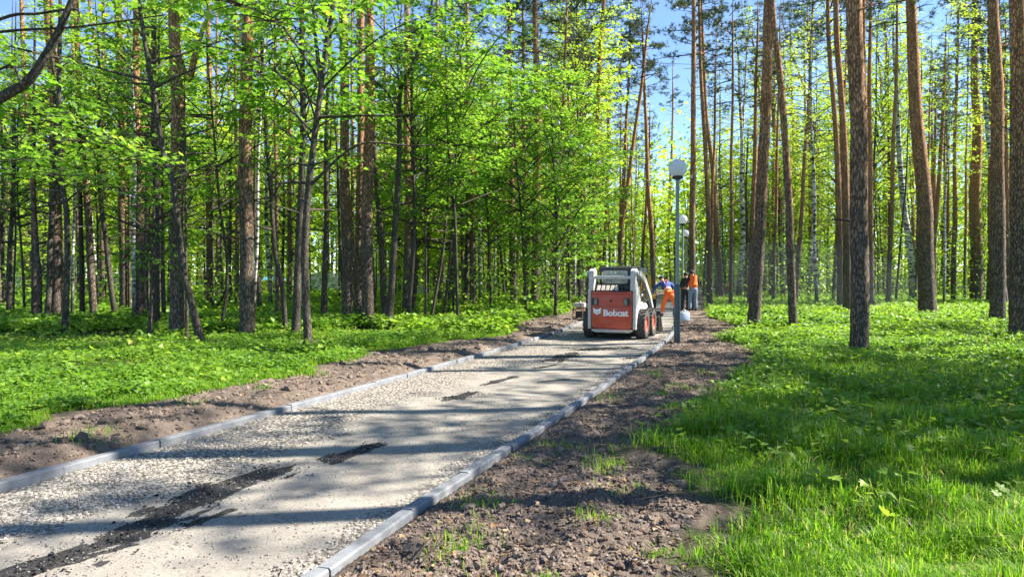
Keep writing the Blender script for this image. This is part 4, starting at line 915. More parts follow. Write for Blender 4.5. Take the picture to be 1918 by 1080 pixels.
LMK = [(8, "left-edge grey trunk"), (64, "leaning sunlit orange pine"), (106, "broad old orange-topped pine"), (154, "lone sunlit slim trunk"), (177, "brown left-leaning pine"), (218, "mottled left-leaning trunk"),
       (261, "orange-brown pine"), (290, "stout sun-patched maple"), (331, "massive forked dark trunk"), (391, "orange-edged dark pine"), (463, "broadest dark trunk"), (520, "pink-lit slim pine"), (578, "nearest grey maple"),
       (650, "broad brown pine"), (689, "scaly thick pine"), (726, "grey right-leaning maple"), (762, "sunlit pinkish pine"), (808, "leaning thin stems"), (849, "broken snag"), (886, "rough brown pine"), (964, "straight grey-brown pine"),
       (1001, "flared dark pine"), (1045, "leafy young maple"), (1088, "loader's left side"), (1140, "loader's cab"), (1186, "crossing pines"), (1223, "yellow machine's pine"), (1268, "nearest globe lamp"), (1297, "worker in the orange vest"), (1329, "first curving pine"), (1352, "second curving pine"),
       (1383, "dark forked birch"), (1411, "stout right-leaning pine"), (1466, "slimmer pale pine"), (1521, "upright orange pine"), (1580, "twin pines"), (1610, "nearest thick dark pine"), (1662, "close pine pair"), (1711, "leaning birch"), (1738, "stout sunlit glade pine"), (1829, "leafy orange-barked pine"), (1868, "last dark pine"), (1912, "broad right-edge pine")]
ORD = ["first", "second", "third", "fourth", "fifth", "sixth", "seventh", "eighth", "ninth", "tenth", "eleventh", "twelfth"]
buck = {}
for t_ in sorted(RTREES, key=lambda q: q[2]):
    rt, px, D, kind, r, cr = t_; lx, ph = min(LMK, key=lambda q: abs(q[0] - px)); sd_ = "left" if px < lx else "right"
    if px < -10: ph, sd_ = "left edge", "near"
    buck.setdefault((ph, sd_, kind), []).append(t_)
for (ph, sd_, kind), L_ in buck.items():
    for i, (rt, px, D, k2, r, cr) in enumerate(L_):
        kn = {'pine': 'pine', 'maple': 'leafy tree' if cr else 'bare-stemmed tree', 'birch': 'pale birch'}[kind]; th_ = "thin" if r < .09 else "slim" if r < .13 else "sturdy"
        pos = f"just {sd_} of the {ph}" if sd_ != "near" else "by the left edge of the wood"
        rt['label'] = f"{th_} {kn} {pos}, " + ("alone" if len(L_) == 1 else f"{ORD[min(i, 11)]} going back")
# far-off wood that reads as one mass
def far_wood():
    A = Acc(); r0 = np.random.RandomState(5)
    n = 170000; ang = r0.uniform(-.70, .70, n); D = r0.uniform(84, 125, n)
    z = 1.0 + (22 + 9 * (np.abs(np.tan(ang) - .245) > .11)) * r0.beta(1.15, 1.9, n); x = np.tan(ang) * D
    cl = fbm(x * .22, z * .35 + D * .15, 71, 3); k = cl > .40 + .10 * (z > 13); x, D, z = x[k], D[k], z[k]; n = len(x)
    V, Fc = leaves(L2, np.stack([x, D, z], 1), r0.uniform(.3, .75, n), r0.uniform(0, 6.28, n), r0.normal(-.2, .5, n), r0.normal(0, .5, n))
    A.add(V, Fc, 0, np.repeat(np.clip(r0.rand(n) * .6 + .35, 0, 1), 2))
    for i in range(420):
        D_ = r0.uniform(80, 125); x_ = np.tan(r0.uniform(-.7, .7)) * D_; h = r0.uniform(9, 15)
        V, Fq = tube_np(np.array([[x_, D_, -.1], [x_ + r0.normal(0, .2), D_, h * .5], [x_ + r0.normal(0, .5), D_, h]]), [.13, .1, .04], 5); A.add(V, Fq, 1)
    me = A.mesh("far_wood"); me.materials.append(M['linden']); me.materials.append(M['twig'])
    o = link("far_wood", me); tag(o, "mass of bright green trees closing the view at the end of the park", "wood", kind='stuff')
far_wood()
# the foot of the wood: tall seedlings and shrubs seen from the side
def shrubs():
    r0 = np.random.RandomState(8)
    n = 130000; D = 24 + 60 * r0.rand(n) ** .7; x = D * r0.uniform(-.74, .74, n); k = (np.abs(lateral(x, D)) > HW + 1.5) & (fbm(x * .25, D * .25, 81) > np.where(x > D * .25, .57, .485)); x, D = x[k], D[k]; n = len(x)
    z = H(x, D) + r0.rand(n) ** 1.5 * np.where(D > 34, np.where(x < .25 * D, 6.5, 4.6), 2.0)
    V, Fc = leaves(L2, np.stack([x, D, z], 1), r0.uniform(.10, .22, n), r0.uniform(0, 6.28, n), r0.normal(-.2, .4, n), r0.normal(0, .4, n))
    me = mesh_np("saplings", V, Fc, tint=np.repeat(np.clip(r0.rand(n) * .6 + .35, 0, 1), 2))
    tag(link("saplings", me, M['cover']), "leafy shrub layer between the far trunks", "shrubs", kind='stuff')
shrubs()
# ================================================================ things made by hand
class B:
    """collects shapes into one mesh"""
    def __init__(s): s.bm = bmesh.new()
    def box(s, c, d, rot=None, bev=0.0, taper=None):
        r = bmesh.ops.create_cube(s.bm, size=1.0); vs = r['verts']
        for v in vs:
            v.co = Vector((v.co.x * d[0], v.co.y * d[1], v.co.z * d[2]))
            if taper and v.co.z > 0: v.co.x *= taper[0]; v.co.y *= taper[1]
        if bev:
            es = list({e for v in vs for e in v.link_edges}); g = bmesh.ops.bevel(s.bm, geom=es, offset=bev, segments=2, affect='EDGES', profile=.6); vs = list({v for f in g['faces'] for v in f.verts} | {v for v in vs if v.is_valid})
        mt = Matrix.Translation(Vector(c)) @ ((Matrix.Rotation(rot[2], 4, 'Z') @ Matrix.Rotation(rot[1], 4, 'Y') @ Matrix.Rotation(rot[0], 4, 'X')) if rot else Matrix())
        for v in vs: v.co = mt @ v.co
        return s
    def tube(s, pts, r, n=10, cap=True):
        P = np.array([tuple(p) for p in pts], float); rr = np.full(len(P), r) if np.isscalar(r) else np.array(r)
        V, Fq = tube_np(P, rr, n); vs = [s.bm.verts.new(v) for v in V]
        for f in Fq: s.bm.faces.new([vs[i] for i in f])
        if cap: s.bm.faces.new(vs[:n]); s.bm.faces.new(vs[-n:][::-1])
        return s
    def prism(s, poly, t0, t1, axis='x', bev=0.0):
        """poly in the two other axes"""
        def pt(a, b, t): return {'x': (t, a, b), 'y': (a, t, b), 'z': (a, b, t)}[axis]
        v0 = [s.bm.verts.new(pt(a, b, t0)) for a, b in poly]; v1 = [s.bm.verts.new(pt(a, b, t1)) for a, b in poly]; n = len(poly)
        fs = [s.bm.faces.new(v0), s.bm.faces.new(v1[::-1])]
        for i in range(n): fs.append(s.bm.faces.new((v0[i], v0[(i + 1) % n], v1[(i + 1) % n], v1[i])))
        if bev:
            es = list({e for f in fs for e in f.edges}); bmesh.ops.bevel(s.bm, geom=es, offset=bev, segments=2, affect='EDGES', profile=.6)
        return s
    def lathe(s, prof, n=24, c=(0, 0, 0), axis='z', loop=False):
        rings = []
        for (r, z) in prof:
            ring = []
            for i in range(n):
                a = 2 * math.pi * i / n; x, y = r * math.cos(a), r * math.sin(a)
                p = {'z': (x, y, z), 'x': (z, x, y), 'y': (x, z, y)}[axis]; ring.append(s.bm.verts.new(Vector(c) + Vector(p)))
            rings.append(ring)
        if loop: rings.append(rings[0])
        for a, b in zip(rings[:-1], rings[1:]):
            for i in range(n): s.bm.faces.new((a[i], a[(i + 1) % n], b[(i + 1) % n], b[i]))
        if loop: return s
        s.bm.faces.new(rings[0]); s.bm.faces.new(rings[-1][::-1]); return s
    def sphere(s, c, r, sc=(1, 1, 1), u=16, v=10):
        g = bmesh.ops.create_uvsphere(s.bm, u_segments=u, v_segments=v, radius=r)
        for q in g['verts']: q.co = Vector((q.co.x * sc[0], q.co.y * sc[1], q.co.z * sc[2])) + Vector(c)
        return s
    def done(s, name, m, parent=None, smooth=False, ang=None):
        bmesh.ops.recalc_face_normals(s.bm, faces=s.bm.faces[:])
        me = bpy.data.meshes.new(name); s.bm.to_mesh(me); s.bm.free()
        for p in me.polygons: p.use_smooth = smooth or ang is not None
        if ang is not None:
            try: me.set_sharp_from_angle(angle=R(ang))
            except Exception: pass
        me.materials.append(m)
        o = bpy.data.objects.new(name, me); COL.objects.link(o)
        if parent is not None: o.parent = parent
        return o
K = {}
K['red'] = simple("faded_red_paint", (0.46, 0.062, 0.026), 0.42, var=.22, scale=3, dirt=(0.34, 0.17, 0.11), dirt_amt=.7)
K['white'] = simple("dusty_white_paint", (0.52, 0.515, 0.48), 0.5, var=.15, scale=4, dirt=(0.26, 0.22, 0.18), dirt_amt=.75)
K['arm'] = simple("worn_grey_green_paint", (0.36, 0.39, 0.35), 0.55, var=.2, scale=4, dirt=(0.12, 0.11, 0.09), dirt_amt=.8)
K['beige'] = simple("beige_paint", (0.55, 0.50, 0.42), 0.6, var=.15, dirt=(0.2, 0.16, 0.12), dirt_amt=.6)
K['black'] = simple("black_steel", (0.022, 0.022, 0.024), 0.5, var=.3, dirt=(0.12, 0.10, 0.08), dirt_amt=.4)
K['tyre'] = simple("dusty_tyre", (0.055, 0.052, 0.050), 0.85, var=.3, scale=8, dirt=(0.20, 0.17, 0.14), dirt_amt=.7)
K['rim'] = simple("orange_rim_paint", (0.60, 0.13, 0.05), 0.5, var=.2, dirt=(0.3, 0.2, 0.15), dirt_amt=.5)
K['steel'] = simple("worn_steel", (0.30, 0.29, 0.28), 0.4, 0.6, var=.3, dirt=(0.12, 0.08, 0.05), dirt_amt=.6)
K['yellow'] = simple("yellow_machine_paint", (0.78, 0.42, 0.02), 0.45, var=.15, dirt=(0.25, 0.18, 0.1), dirt_amt=.5)
K['lamp'] = simple("lamp_post_paint", (0.19, 0.24, 0.25), 0.35, var=.12, scale=2, dirt=(0.16, 0.17, 0.16), dirt_amt=.4)
K['collar'] = simple("dark_lamp_base_paint", (0.045, 0.075, 0.08), 0.4, var=.15)
K['letter'] = simple("white_lettering", (0.80, 0.80, 0.78), 0.5, var=.05)
K['blackplain'] = simple("black_plastic", (0.015, 0.015, 0.016), 0.5, var=.1)
def glass_dark(name, col=(0.10, 0.12, 0.10)):
    m, N, L, P = mat(name); P.inputs["Base Color"].default_value = (*col, 1); P.inputs["Roughness"].default_value = .08; P.inputs["Specular IOR Level"].default_value = .9
    n = noise(N, L, 5, 4); r = ramp(N, [(.4, tuple(c * .6 for c in col)), (.65, tuple(c * 2.2 for c in col))]); L.new(n.outputs[0], r.inputs[0]); L.new(r.outputs[0], P.inputs["Base Color"]); return m
K['glass'] = glass_dark("dusty_glass")
def opal():
    m, N, L, P = mat("opal_globe"); P.inputs["Base Color"].default_value = (.78, .80, .82, 1); P.inputs["Roughness"].default_value = .18
    P.inputs["Subsurface Weight"].default_value = .0; n = noise(N, L, 3, 3); r = ramp(N, [(.3, (.82, .84, .87)), (.7, (.90, .91, .93))]); L.new(n.outputs[0], r.inputs[0]); L.new(r.outputs[0], P.inputs["Base Color"])
    t = N.new("ShaderNodeBsdfTranslucent"); t.inputs[0].default_value = (.8, .82, .85, 1); mx = N.new("ShaderNodeMixShader"); mx.inputs[0].default_value = .45
    L.new(P.outputs[0], mx.inputs[1]); L.new(t.outputs[0], mx.inputs[2]); L.new(mx.outputs[0], N["Material Output"].inputs[0]); return m
K['opal'] = opal()

# ---------------------------------------------------------------- lamps
def lamp(px, py, label, D=None, hgt=4.49):
    g = gnd(px, py) if D is None else Vector((at(px, 517, D).x, D, 0)); z = H1(g.x, g.y) - .02
    root = empty("street_lamp", (g.x, g.y, z), 0, label, "street lamp", "globe lamps along the path")
    b = B(); b.lathe([(.076, -.05), (.076, 1.35), (.070, 1.40), (.045, 1.44)], 20); b.box((0, -.074, .75), (.10, .012, .32), bev=.004); b.done("lower_post", K['collar'], root, ang=40)
    b = B(); b.lathe([(.046, 1.41), (.044, hgt - .52), (.043, hgt - .46)], 18); b.done("post", K['lamp'], root, ang=40)
    b = B(); b.lathe([(.06, hgt - .50), (.13, hgt - .47), (.135, hgt - .42), (.11, hgt - .40)], 24); b.done("globe_holder", K['blackplain'], root, ang=40)
    b = B(); b.sphere((0, 0, hgt - .22), .225, u=40, v=24); b.done("globe", K['opal'], root, smooth=True)
    return root
lamp(1268, 643, "nearest tall globe lamp on a dark thick base, right of the loader")
lamp(1278, 583, "second globe lamp, on a pale post just behind the nearest one")
lamp(1284, 0, "third globe lamp, its globe just under the second lamp's globe", D=45.5)
lamp(1322, 0, "fourth globe lamp, small, left of the curving pines", D=60)
lamp(1364, 0, "farthest tiny globe lamp among the trunks right of the path", D=86)

# ---------------------------------------------------------------- skid steer loader
g = gnd(1145, 636)
LD = empty("skid_loader", (g.x, g.y, 0.015), -R(21.5), "red and white compact skid loader seen from behind on the path", "skid loader"); LD.scale = (.965,) * 3
def rounded(x0, x1, z0, z1, r, n=5):
    P = []
    for cx, cz, a0 in ((x1 - r, z0 + r, -90), (x1 - r, z1 - r, 0), (x0 + r, z1 - r, 90), (x0 + r, z0 + r, 180)):
        for k in range(n + 1): a = R(a0 + 90 * k / n); P.append((cx + r * math.cos(a), cz + r * math.sin(a)))
    return P
b = B()                                              # chassis
b.prism([(.12, .24), (2.35, .24), (2.35, .75), (1.9, .95), (.12, .95)], -.55, .55, 'x', bev=.02)
b.box((0, 1.0, .2), (1.0, 1.6, .12), bev=.02)
b.done("chassis", K['black'], LD)
for s in (-1, 1):                                    # white side frames that wrap to the rear
    b = B()
    b.prism([(.02, .27), (.30, .24), (.55, .62), (.62, 1.05), (.50, 1.42), (.30, 1.38), (.02, 1.34)], s * .575, s * .66, 'x', bev=.012)
    b.prism([(.55, .60), (1.75, .60), (1.75, .86), (1.3, .98), (.55, 1.0)], s * .58, s * .645, 'x', bev=.01)
    b.done("side_frame", K['white'], LD)
    b = B()                                          # upright that carries the lift arms
    b.prism([(.03, 1.30), (.34, 1.30), (.40, 1.60), (.36, 1.86), (.20, 1.90), (.06, 1.84)], s * .50, s * .645, 'x', bev=.015)
    b.done("upright", K['white'], LD)
    b = B()                                          # lift arm with its hydraulic ram
    arm = [(.16, 1.70), (.24, 1.84), (.95, 1.66), (1.75, 1.18), (2.25, .68), (2.32, .42), (2.18, .42), (2.10, .64), (1.66, 1.06), (.88, 1.52)]
    b.prism(arm, s * .665, s * .745, 'x', bev=.012); b.tube([(s * .71, .12, 1.78), (s * .50, .12, 1.78)], .045, 12)
    b.done("lift_arm", K['arm'], LD)
    b = B()
    for q in range(3): b.tube([(s * .65, .2 + q * .03, 1.62), (s * (.62 - q * .01), .55, 1.30 - q * .05), (s * .66, 1.1, 1.05 - q * .04), (s * .70, 1.6, 1.02)], .012, 6)
    b.done("hydraulic_hose", K['black'], LD)
    b = B(); b.tube([(s * .60, .55, .95), (s * .60, 1.45, 1.30)], .035, 10); b.done("hydraulic_ram", K['steel'], LD)
    b = B(); b.prism([(.35, 1.0), (.75, 1.02), (.70, 1.30), (.40, 1.40)], s * .60, s * .63, 'x'); b.done("side_plate", K['black'], LD)
b = B(); b.box((0, .10, 1.66), (1.02, .07, .085), bev=.02); b.done("cross_bar", K['white'], LD)
b = B()                                              # bulging tailgate
P2 = rounded(-.565, .565, .27, 1.27, .10)
v0 = [b.bm.verts.new((x, .06, z)) for x, z in P2]
def bulge(x, z): return -.035 * (1 - (x / .62) ** 2) - .02 * math.exp(-((z - .66) / .25) ** 2)
ringz = [v0]
for ins, dy in ((0.0, .015), (.02, -.012), (.06, -.03)):
    q = rounded(-.565 + ins, .565 - ins, .27 + ins, 1.27 - ins, max(.02, .10 - ins)); ringz.append([b.bm.verts.new((x, dy + (bulge(x, z) if ins else 0), z)) for x, z in q])
for a_, c_ in zip(ringz[:-1], ringz[1:]):
    n_ = len(a_)
    for i in range(n_): b.bm.faces.new((a_[i], a_[(i + 1) % n_], c_[(i + 1) % n_], c_[i]))
b.bm.faces.new(ringz[-1]); b.bm.faces.new(v0[::-1])
# raised band that carries the lettering, top lip
b.prism(rounded(-.50, .50, .575, .855, .03), -.075, -.03, 'y', bev=.012)
b.box((0, .0, 1.245), (1.10, .16, .05), bev=.02)
TG = b.done("tailgate", K['red'], LD, ang=35)
for s in (-1, 1):
    b = B(); b.prism(rounded(s * .44 - .085, s * .44 + .085, .91, 1.10, .015), -.070, -.03, 'y'); LT_ = b.done("light_recess", K['blackplain'], LD)
    b = B(); b.prism(rounded((s * .44 - .045) + (.03 if s < 0 else -.03), (s * .44 + .045) + (.03 if s < 0 else -.03) - .01, .925, 1.085, .012), -.082, -.071, 'y'); b.done("tail_light", simple("tail_light_lens", (.16, .17, .14), .2, var=.1), LD)
b = B(); b.lathe([(.028, -.055), (.028, -.083), (.02, -.086)], 14, axis='y', c=(0, 0, 1.03)); b.done("lock", K['blackplain'], TG)
# lettering
tc = bpy.data.curves.new("lettering", 'FONT'); tc.body = "Bobcat"; tc.size = .205; tc.extrude = .004; tc.offset = .0; tc.bevel_depth = .0075; tc.bevel_resolution = 0; tc.align_x = 'LEFT'; tc.space_character = .98
to = bpy.data.objects.new("lettering_src", tc); COL.objects.link(to)
dg = bpy.context.evaluated_depsgraph_get(); me = bpy.data.meshes.new_from_object(to.evaluated_get(dg)); COL.objects.unlink(to); bpy.data.objects.remove(to)
xs_ = [v.co.x for v in me.vertices]; w0, w1 = min(xs_), max(xs_)
for v in me.vertices: v.co = Vector(((v.co.x - w0) / (w1 - w0) * .68 - .20, -.079 - v.co.z, v.co.y * 1.12 + .635))
me.materials.clear(); me.materials.append(K['letter']); me.name = "lettering"; o = bpy.data.objects.new("lettering", me); COL.objects.link(o); o.parent = TG
# animal head emblem: ears, cheeks with whisker points
em = [(-.02, -.085), (.012, -.10), (.03, -.06), (.085, -.075), (.06, -.045), (.115, -.045), (.075, -.015), (.11, .0), (.095, .03), (.115, .115), (.05, .07), (0, .055)]
em = [(x, z) for x, z in em]; full = [(x - 0, z) for x, z in em[1:]] + [(-x, z) for x, z in em[1:][::-1][1:]]
b = B(); b.prism([(-.375 + x, .745 + z * .9) for x, z in full], -.083, -.072, 'y'); EM = b.done("emblem", K['letter'], TG)
b = B()
for s in (-1, 1): b.prism([(-.375 + s * .012, .735), (-.375 + s * .06, .755), (-.375 + s * .055, .735), (-.375 + s * .02, .720)][::s], -.0855, -.0835, 'y')
b.prism([(-.385, .700), (-.365, .700), (-.375, .685)], -.0855, -.0835, 'y')
b.done("emblem_eyes", simple("emblem_blue_grey", (.10, .14, .22), .5), EM)
b = B(); b.box((0, .10, .235), (1.12, .16, .06), bev=.02); b.prism(rounded(-.5, .5, .18, .26, .03), .03, .12, 'y'); b.done("rear_bumper", K['beige'], LD)
b = B()                                              # engine cover with slats
b.box((0, .30, 1.29), (.98, .52, .05), bev=.015); b.done("engine_cover", K['black'], LD)
for i in range(5):
    b = B(); b.prism([(.04, 1.30), (.10, 1.30), (.26, 1.435), (.24, 1.45), (.19, 1.45)], -.43 + i * .125, -.34 + i * .125, 'x', bev=.006); b.done("cover_slat", K['beige'], LD)
b = B(); b.tube([(.26, .14, 1.27), (.26, .14, 1.42)], .03, 10); b.box((.30, .26, 1.38), (.34, .18, .13), bev=.03); b.sphere((.2, .2, 1.42), .075, (1.2, 1, .8)); b.done("air_cleaner", K['blackplain'], LD, ang=40)
b = B()                                              # cab
b.prism([(.50, 1.28), (.42, 1.60), (.46, 1.93), (1.55, 1.97), (1.66, 1.86), (1.45, .95), (.55, .95)], -.44, -.40, 'x', bev=.01)
b.prism([(.50, 1.28), (.42, 1.60), (.46, 1.93), (1.55, 1.97), (1.66, 1.86), (1.45, .95), (.55, .95)], .40, .44, 'x', bev=.01)
b.prism([(.42, 1.895), (1.62, 1.935), (1.62, 1.975), (.46, 1.945)], -.47, .47, 'x', bev=.008)
b.prism([(.43, 1.30), (.47, 1.30), (.47, 1.50), (.43, 1.50)], -.398, .398, 'x'); b.prism([(.43, 1.84), (.47, 1.84), (.47, 1.892), (.43, 1.892)], -.398, .398, 'x')
b.box((-.37, .45, 1.67), (.056, .04, .338)); b.box((.37, .45, 1.67), (.056, .04, .338))
CAB = b.done("cab", K['black'], LD)
b = B(); o_ = rounded(-.345, .345, 1.495, 1.845, .06); i_ = rounded(-.375, .325, 1.515, 1.825, .05)
vo = [[b.bm.verts.new((x, y, z)) for x, z in q] for y in (.415, .428) for q in (o_, i_)]
n_ = len(o_)
for i in range(n_):
    j = (i + 1) % n_
    b.bm.faces.new((vo[0][i], vo[0][j], vo[1][j], vo[1][i])); b.bm.faces.new((vo[2][i], vo[2][j], vo[3][j], vo[3][i])); b.bm.faces.new((vo[0][i], vo[0][j], vo[2][j], vo[2][i])); b.bm.faces.new((vo[1][i], vo[1][j], vo[3][j], vo[3][i]))
WF = b.done("window_frame", simple("window_seal", (.45, .45, .43), .6), CAB)
def pane_mat():
    m, N, L, P = mat("dirty_window_glass"); P.inputs["Base Color"].default_value = (.55, .60, .52, 1); P.inputs["Roughness"].default_value = .15
    tr = N.new("ShaderNodeBsdfTransparent"); tr.inputs[0].default_value = (.75, .8, .75, 1); n = noise(N, L, 6, 4); r = ramp(N, [(.35, (.25,) * 3), (.7, (.6,) * 3)]); L.new(n.outputs[0], r.inputs[0])
    mx = N.new("ShaderNodeMixShader"); L.new(r.outputs[0], mx.inputs[0]); L.new(tr.outputs[0], mx.inputs[1]); L.new(P.outputs[0], mx.inputs[2]); L.new(mx.outputs[0], N["Material Output"].inputs[0]); return m
b = B(); b.prism(i_, .420, .424, 'y'); b.done("rear_window", pane_mat(), CAB)
b = B(); b.box((0, .95, 1.25), (.5, .45, .14), bev=.04); b.box((0, .78, 1.52), (.48, .12, .5), bev=.05); b.done("seat", K['blackplain'], CAB)
def wheel(x, y, name="wheel"):
    wr = empty(name, (x, y, .395)); wr.parent = LD; s = 1 if x > 0 else -1
    b = B(); prof = [(.22, -.125), (.30, -.135), (.365, -.125), (.383, -.09), (.386, 0), (.383, .09), (.365, .125), (.30, .135), (.22, .125)]
    b.lathe(prof, 40, axis='x', loop=True)
    for i in range(18):
        for sd in (-1, 1):
            a = 2 * math.pi * (i + .5 * (sd > 0)) / 18
            pts = []
            M4 = Matrix.Rotation(a, 4, 'X')
            r = bmesh.ops.create_cube(b.bm, size=1)
            for v in r['verts']:
                p = Vector((v.co.x * .135 + sd * .068, v.co.y * .042 + (v.co.x) * .055 * sd, v.co.z * .045 + .385)); 
                v.co = M4 @ p
    b.done("tyre", K['tyre'], wr, ang=30)
    b = B(); b.lathe([(.215, -.10), (.235, -.125), (.235, .125), (.215, .12), (.19, .06), (.11, .045), (.10, .10), (.03, .11)] if s > 0 else [(.03, -.11), (.10, -.10), (.11, -.045), (.19, -.06), (.215, -.12), (.235, -.125), (.235, .125), (.215, .10)], 28, axis='x'); b.done("rim", K['rim'], wr, ang=35)
for x in (-.725, .725):
    for y in (.58, 1.62): wheel(x, y)
b = B()                                              # bucket on the ground ahead
b.prism([(2.42, .06), (3.05, .03), (3.08, .05), (2.50, .12), (2.44, .40), (2.62, .62), (2.58, .65), (2.38, .48), (2.34, .20)], -.84, .84, 'x', bev=.006)
for s in (-1, 1): b.prism([(2.36, .20), (2.42, .05), (3.06, .04), (2.62, .64), (2.40, .47)], s * .84, s * .862, 'x')
b.done("bucket", K['black'], LD)
b = B(); b.sphere((0, 2.72, .22), .5, (1.45, .55, .42), 24, 12)
for v in b.bm.verts: v.co += Vector([random.gauss(0, .018) for _ in range(3)])
o = b.done("asphalt_pile", simple("bucket_gravel", (.20, .17, .14), .9, var=.4, scale=30)); tag(o, "heap of brown rubble in the loader's bucket", "rubble"); o.location = LD.location; o.rotation_euler = LD.rotation_euler; o.scale = LD.scale

# ---------------------------------------------------------------- vibratory plate seen past the loader's left side
g = gnd(1086, 603)
VP = empty("plate_compactor", (g.x, g.y, .02), -R(20), "small red plate compactor with a pale tank, left of the loader", "plate compactor")
b = B(); b.prism([(-.28, .09), (-.22, .02), (.22, .02), (.28, .09), (.24, .10), (.2, .05), (-.2, .05), (-.24, .10)], -.22, .22, 'x'); b.done("base_plate", K['steel'], VP)
b = B(); b.box((0, 0, .26), (.26, .28, .24), bev=.03); b.tube([(-.1, 0, .2), (.14, .02, .3)], .05, 10); b.done("engine", K['black'], VP)
b = B()
for s in (-1, 1): b.tube([(s * .2, -.2, .10), (s * .2, -.2, .45), (s * .2, .2, .45), (s * .2, .2, .10)], .018, 8)
b.tube([(-.2, -.2, .45), (.2, -.2, .45)], .018, 8); b.done("frame", K['red'], VP)
b = B(); b.box((0, 0, .60), (.40, .30, .17), bev=.05); b.tube([(0, 0, .69), (0, 0, .74)], .04, 12); b.done("water_tank", K['beige'], VP, ang=40)
b = B(); b.tube([(-.14, -.22, .3), (-.14, -.75, .92), (.14, -.75, .92), (.14, -.22, .3)], .014, 8); b.done("handle", K['black'], VP)

# ---------------------------------------------------------------- yellow backhoe beyond
g = gnd(1196, 579); Dy = g.y
YM = empty("backhoe_loader", (g.x, g.y, .01), -R(8), "yellow excavating machine half hidden beyond the loader", "backhoe loader")
b = B(); b.box((-.1, 1.6, .85), (1.5, 2.6, .5), bev=.05); b.box((0, .35, .75), (1.7, .18, .5), bev=.02); b.done("body", K['yellow'], YM)
b = B(); b.prism([(.1, .35), (.34, .35), (.30, 1.0), (.34, 1.75), (.26, 1.85), (.14, 1.75), (.10, 1.0)], .10, .24, 'y', bev=.02)
b.prism([(.42, .40), (.62, .40), (.62, 1.62), (.56, 1.7), (.44, 1.62)], .12, .26, 'y', bev=.02); b.done("boom", K['yellow'], YM)
b = B()
for i, z in enumerate((.72, .90, 1.08, 1.26)):                  # the vertical row of black letters, too small to read
    b.prism([(.18, z), (.28, z), (.28, z + .035), (.215, z + .035), (.215, z + .10), (.28, z + .10), (.28, z + .13), (.18, z + .13)], .088, .097, 'y')
b.done("boom_marking", K['blackplain'], YM)
b = B(); b.tube([(.38, .1, .6), (.38, .1, 1.55)], .045, 10); b.done("hydraulic_cylinder", K['steel'], YM)
b = B(); b.box((-.25, 1.5, 1.65), (1.1, 1.3, 1.0), bev=.04); CB = b.done("cab", K['black'], YM)
b = B(); b.box((-.25, .842, 1.78), (.9, .012, .6)); b.done("rear_window", K['glass'], CB)
b = B(); b.prism([(-.1, .02), (.55, .02), (.5, .42), (.0, .42)], -.05, .3, 'y', bev=.02); b.done("bucket", K['black'], YM)
for x in (-.85, .75):
    for y, r_ in ((.9, .52), (2.7, .42)):
        wr = empty("wheel", (x, y, r_)); wr.parent = YM
        b = B(); b.lathe([(r_ * .55, -.14), (r_ * .95, -.15), (r_, -.10), (r_, .10), (r_ * .95, .15), (r_ * .55, .14)], 28, axis='x', loop=True); b.done("tyre", K['tyre'], wr, ang=40)
        b = B(); b.lathe([(.05, -.13), (r_ * .54, -.12), (r_ * .56, .12), (.05, .13)], 20, axis='x'); b.done("rim", K['yellow'], wr, ang=40)
b = B(); b.tube([(.1, .9, 2.15), (.1, .9, 2.4)], .02); b.prism([(.0, 2.05), (.42, 2.05), (.42, 1.72), (.2, 1.72)], .5, .56, 'y'); b.done("mirror", K['white'], YM)

# ---------------------------------------------------------------- light blue jug beside the second lamp
g = gnd(1283, 606)
JG = empty("canister", (g.x, g.y, H1(g.x, g.y)), R(20), "light blue plastic canister on the soil behind the nearest lamp", "canister")
b = B(); b.box((0, 0, .17), (.30, .22, .30), bev=.05, taper=(.92, .92)); b.tube([(.08, 0, .3), (.08, 0, .37)], .035, 12); b.done("body", simple("pale_blue_plastic", (.45, .55, .72), .4, var=.1), JG, ang=40)
b = B(); b.tube([(-.12, 0, .30), (-.12, 0, .38), (.0, 0, .39), (.03, 0, .30)], .014, 8); b.done("handle", simple("white_plastic", (.7, .72, .75), .4, var=.05), JG, smooth=True)

# ---------------------------------------------------------------- string of bulbs hung between the trees
SLt = empty("string_lights", (0, 0, 0), 0, "string of clear bulbs hanging down across the leafy maple to the loader's right", "string lights")
D_ = 23.0
wp = [(940, 40), (985, 140), (1030, 205), (1077, 255), (1110, 288), (1150, 318), (1200, 336), (1252, 338), (1300, 322)]
W_ = np.array([tuple(v) for v in catmull([at(px, py, D_ + (px - 940) * .012) for px, py in wp], 6)])
V, Fq = tube_np(W_, np.full(len(W_), .008), 5); link("wire", mesh_np("wire", V, Fq), K['blackplain'], SLt)
mb, N, L, P = mat("clear_bulb"); P.inputs["Base Color"].default_value = (.8, .82, .85, 1); P.inputs["Roughness"].default_value = .05; P.inputs["Transmission Weight"].default_value = .6
b = B(); b.lathe([(.018, .0), (.02, -.05), (.022, -.06)], 10); socket = b.done("socket", K['blackplain']); b = B(); b.lathe([(.015, -.055), (.045, -.10), (.055, -.14), (.04, -.18), (.012, -.195)], 14); bulb = b.done("bulb", mb, smooth=True)
sm, bmh = socket.data, bulb.data; bpy.data.objects.remove(socket); bpy.data.objects.remove(bulb)
for i in range(2, len(W_) - 1, 3):
    q = link("bulb", bmh, (), SLt); q.location = W_[i]; s_ = link("socket", sm, (), q)
# overhead cable against the sky
V, Fq = tube_np(np.array([tuple(at(px, py, 38)) for px, py in ((1180, 116), (1240, 119), (1300, 121), (1375, 121), (1460, 118))]), np.full(5, .012), 5)
tag(link("overhead_cable", mesh_np("overhead_cable", V, Fq), K['blackplain']), "thin dark cable strung between pines against the blue sky", "cable")

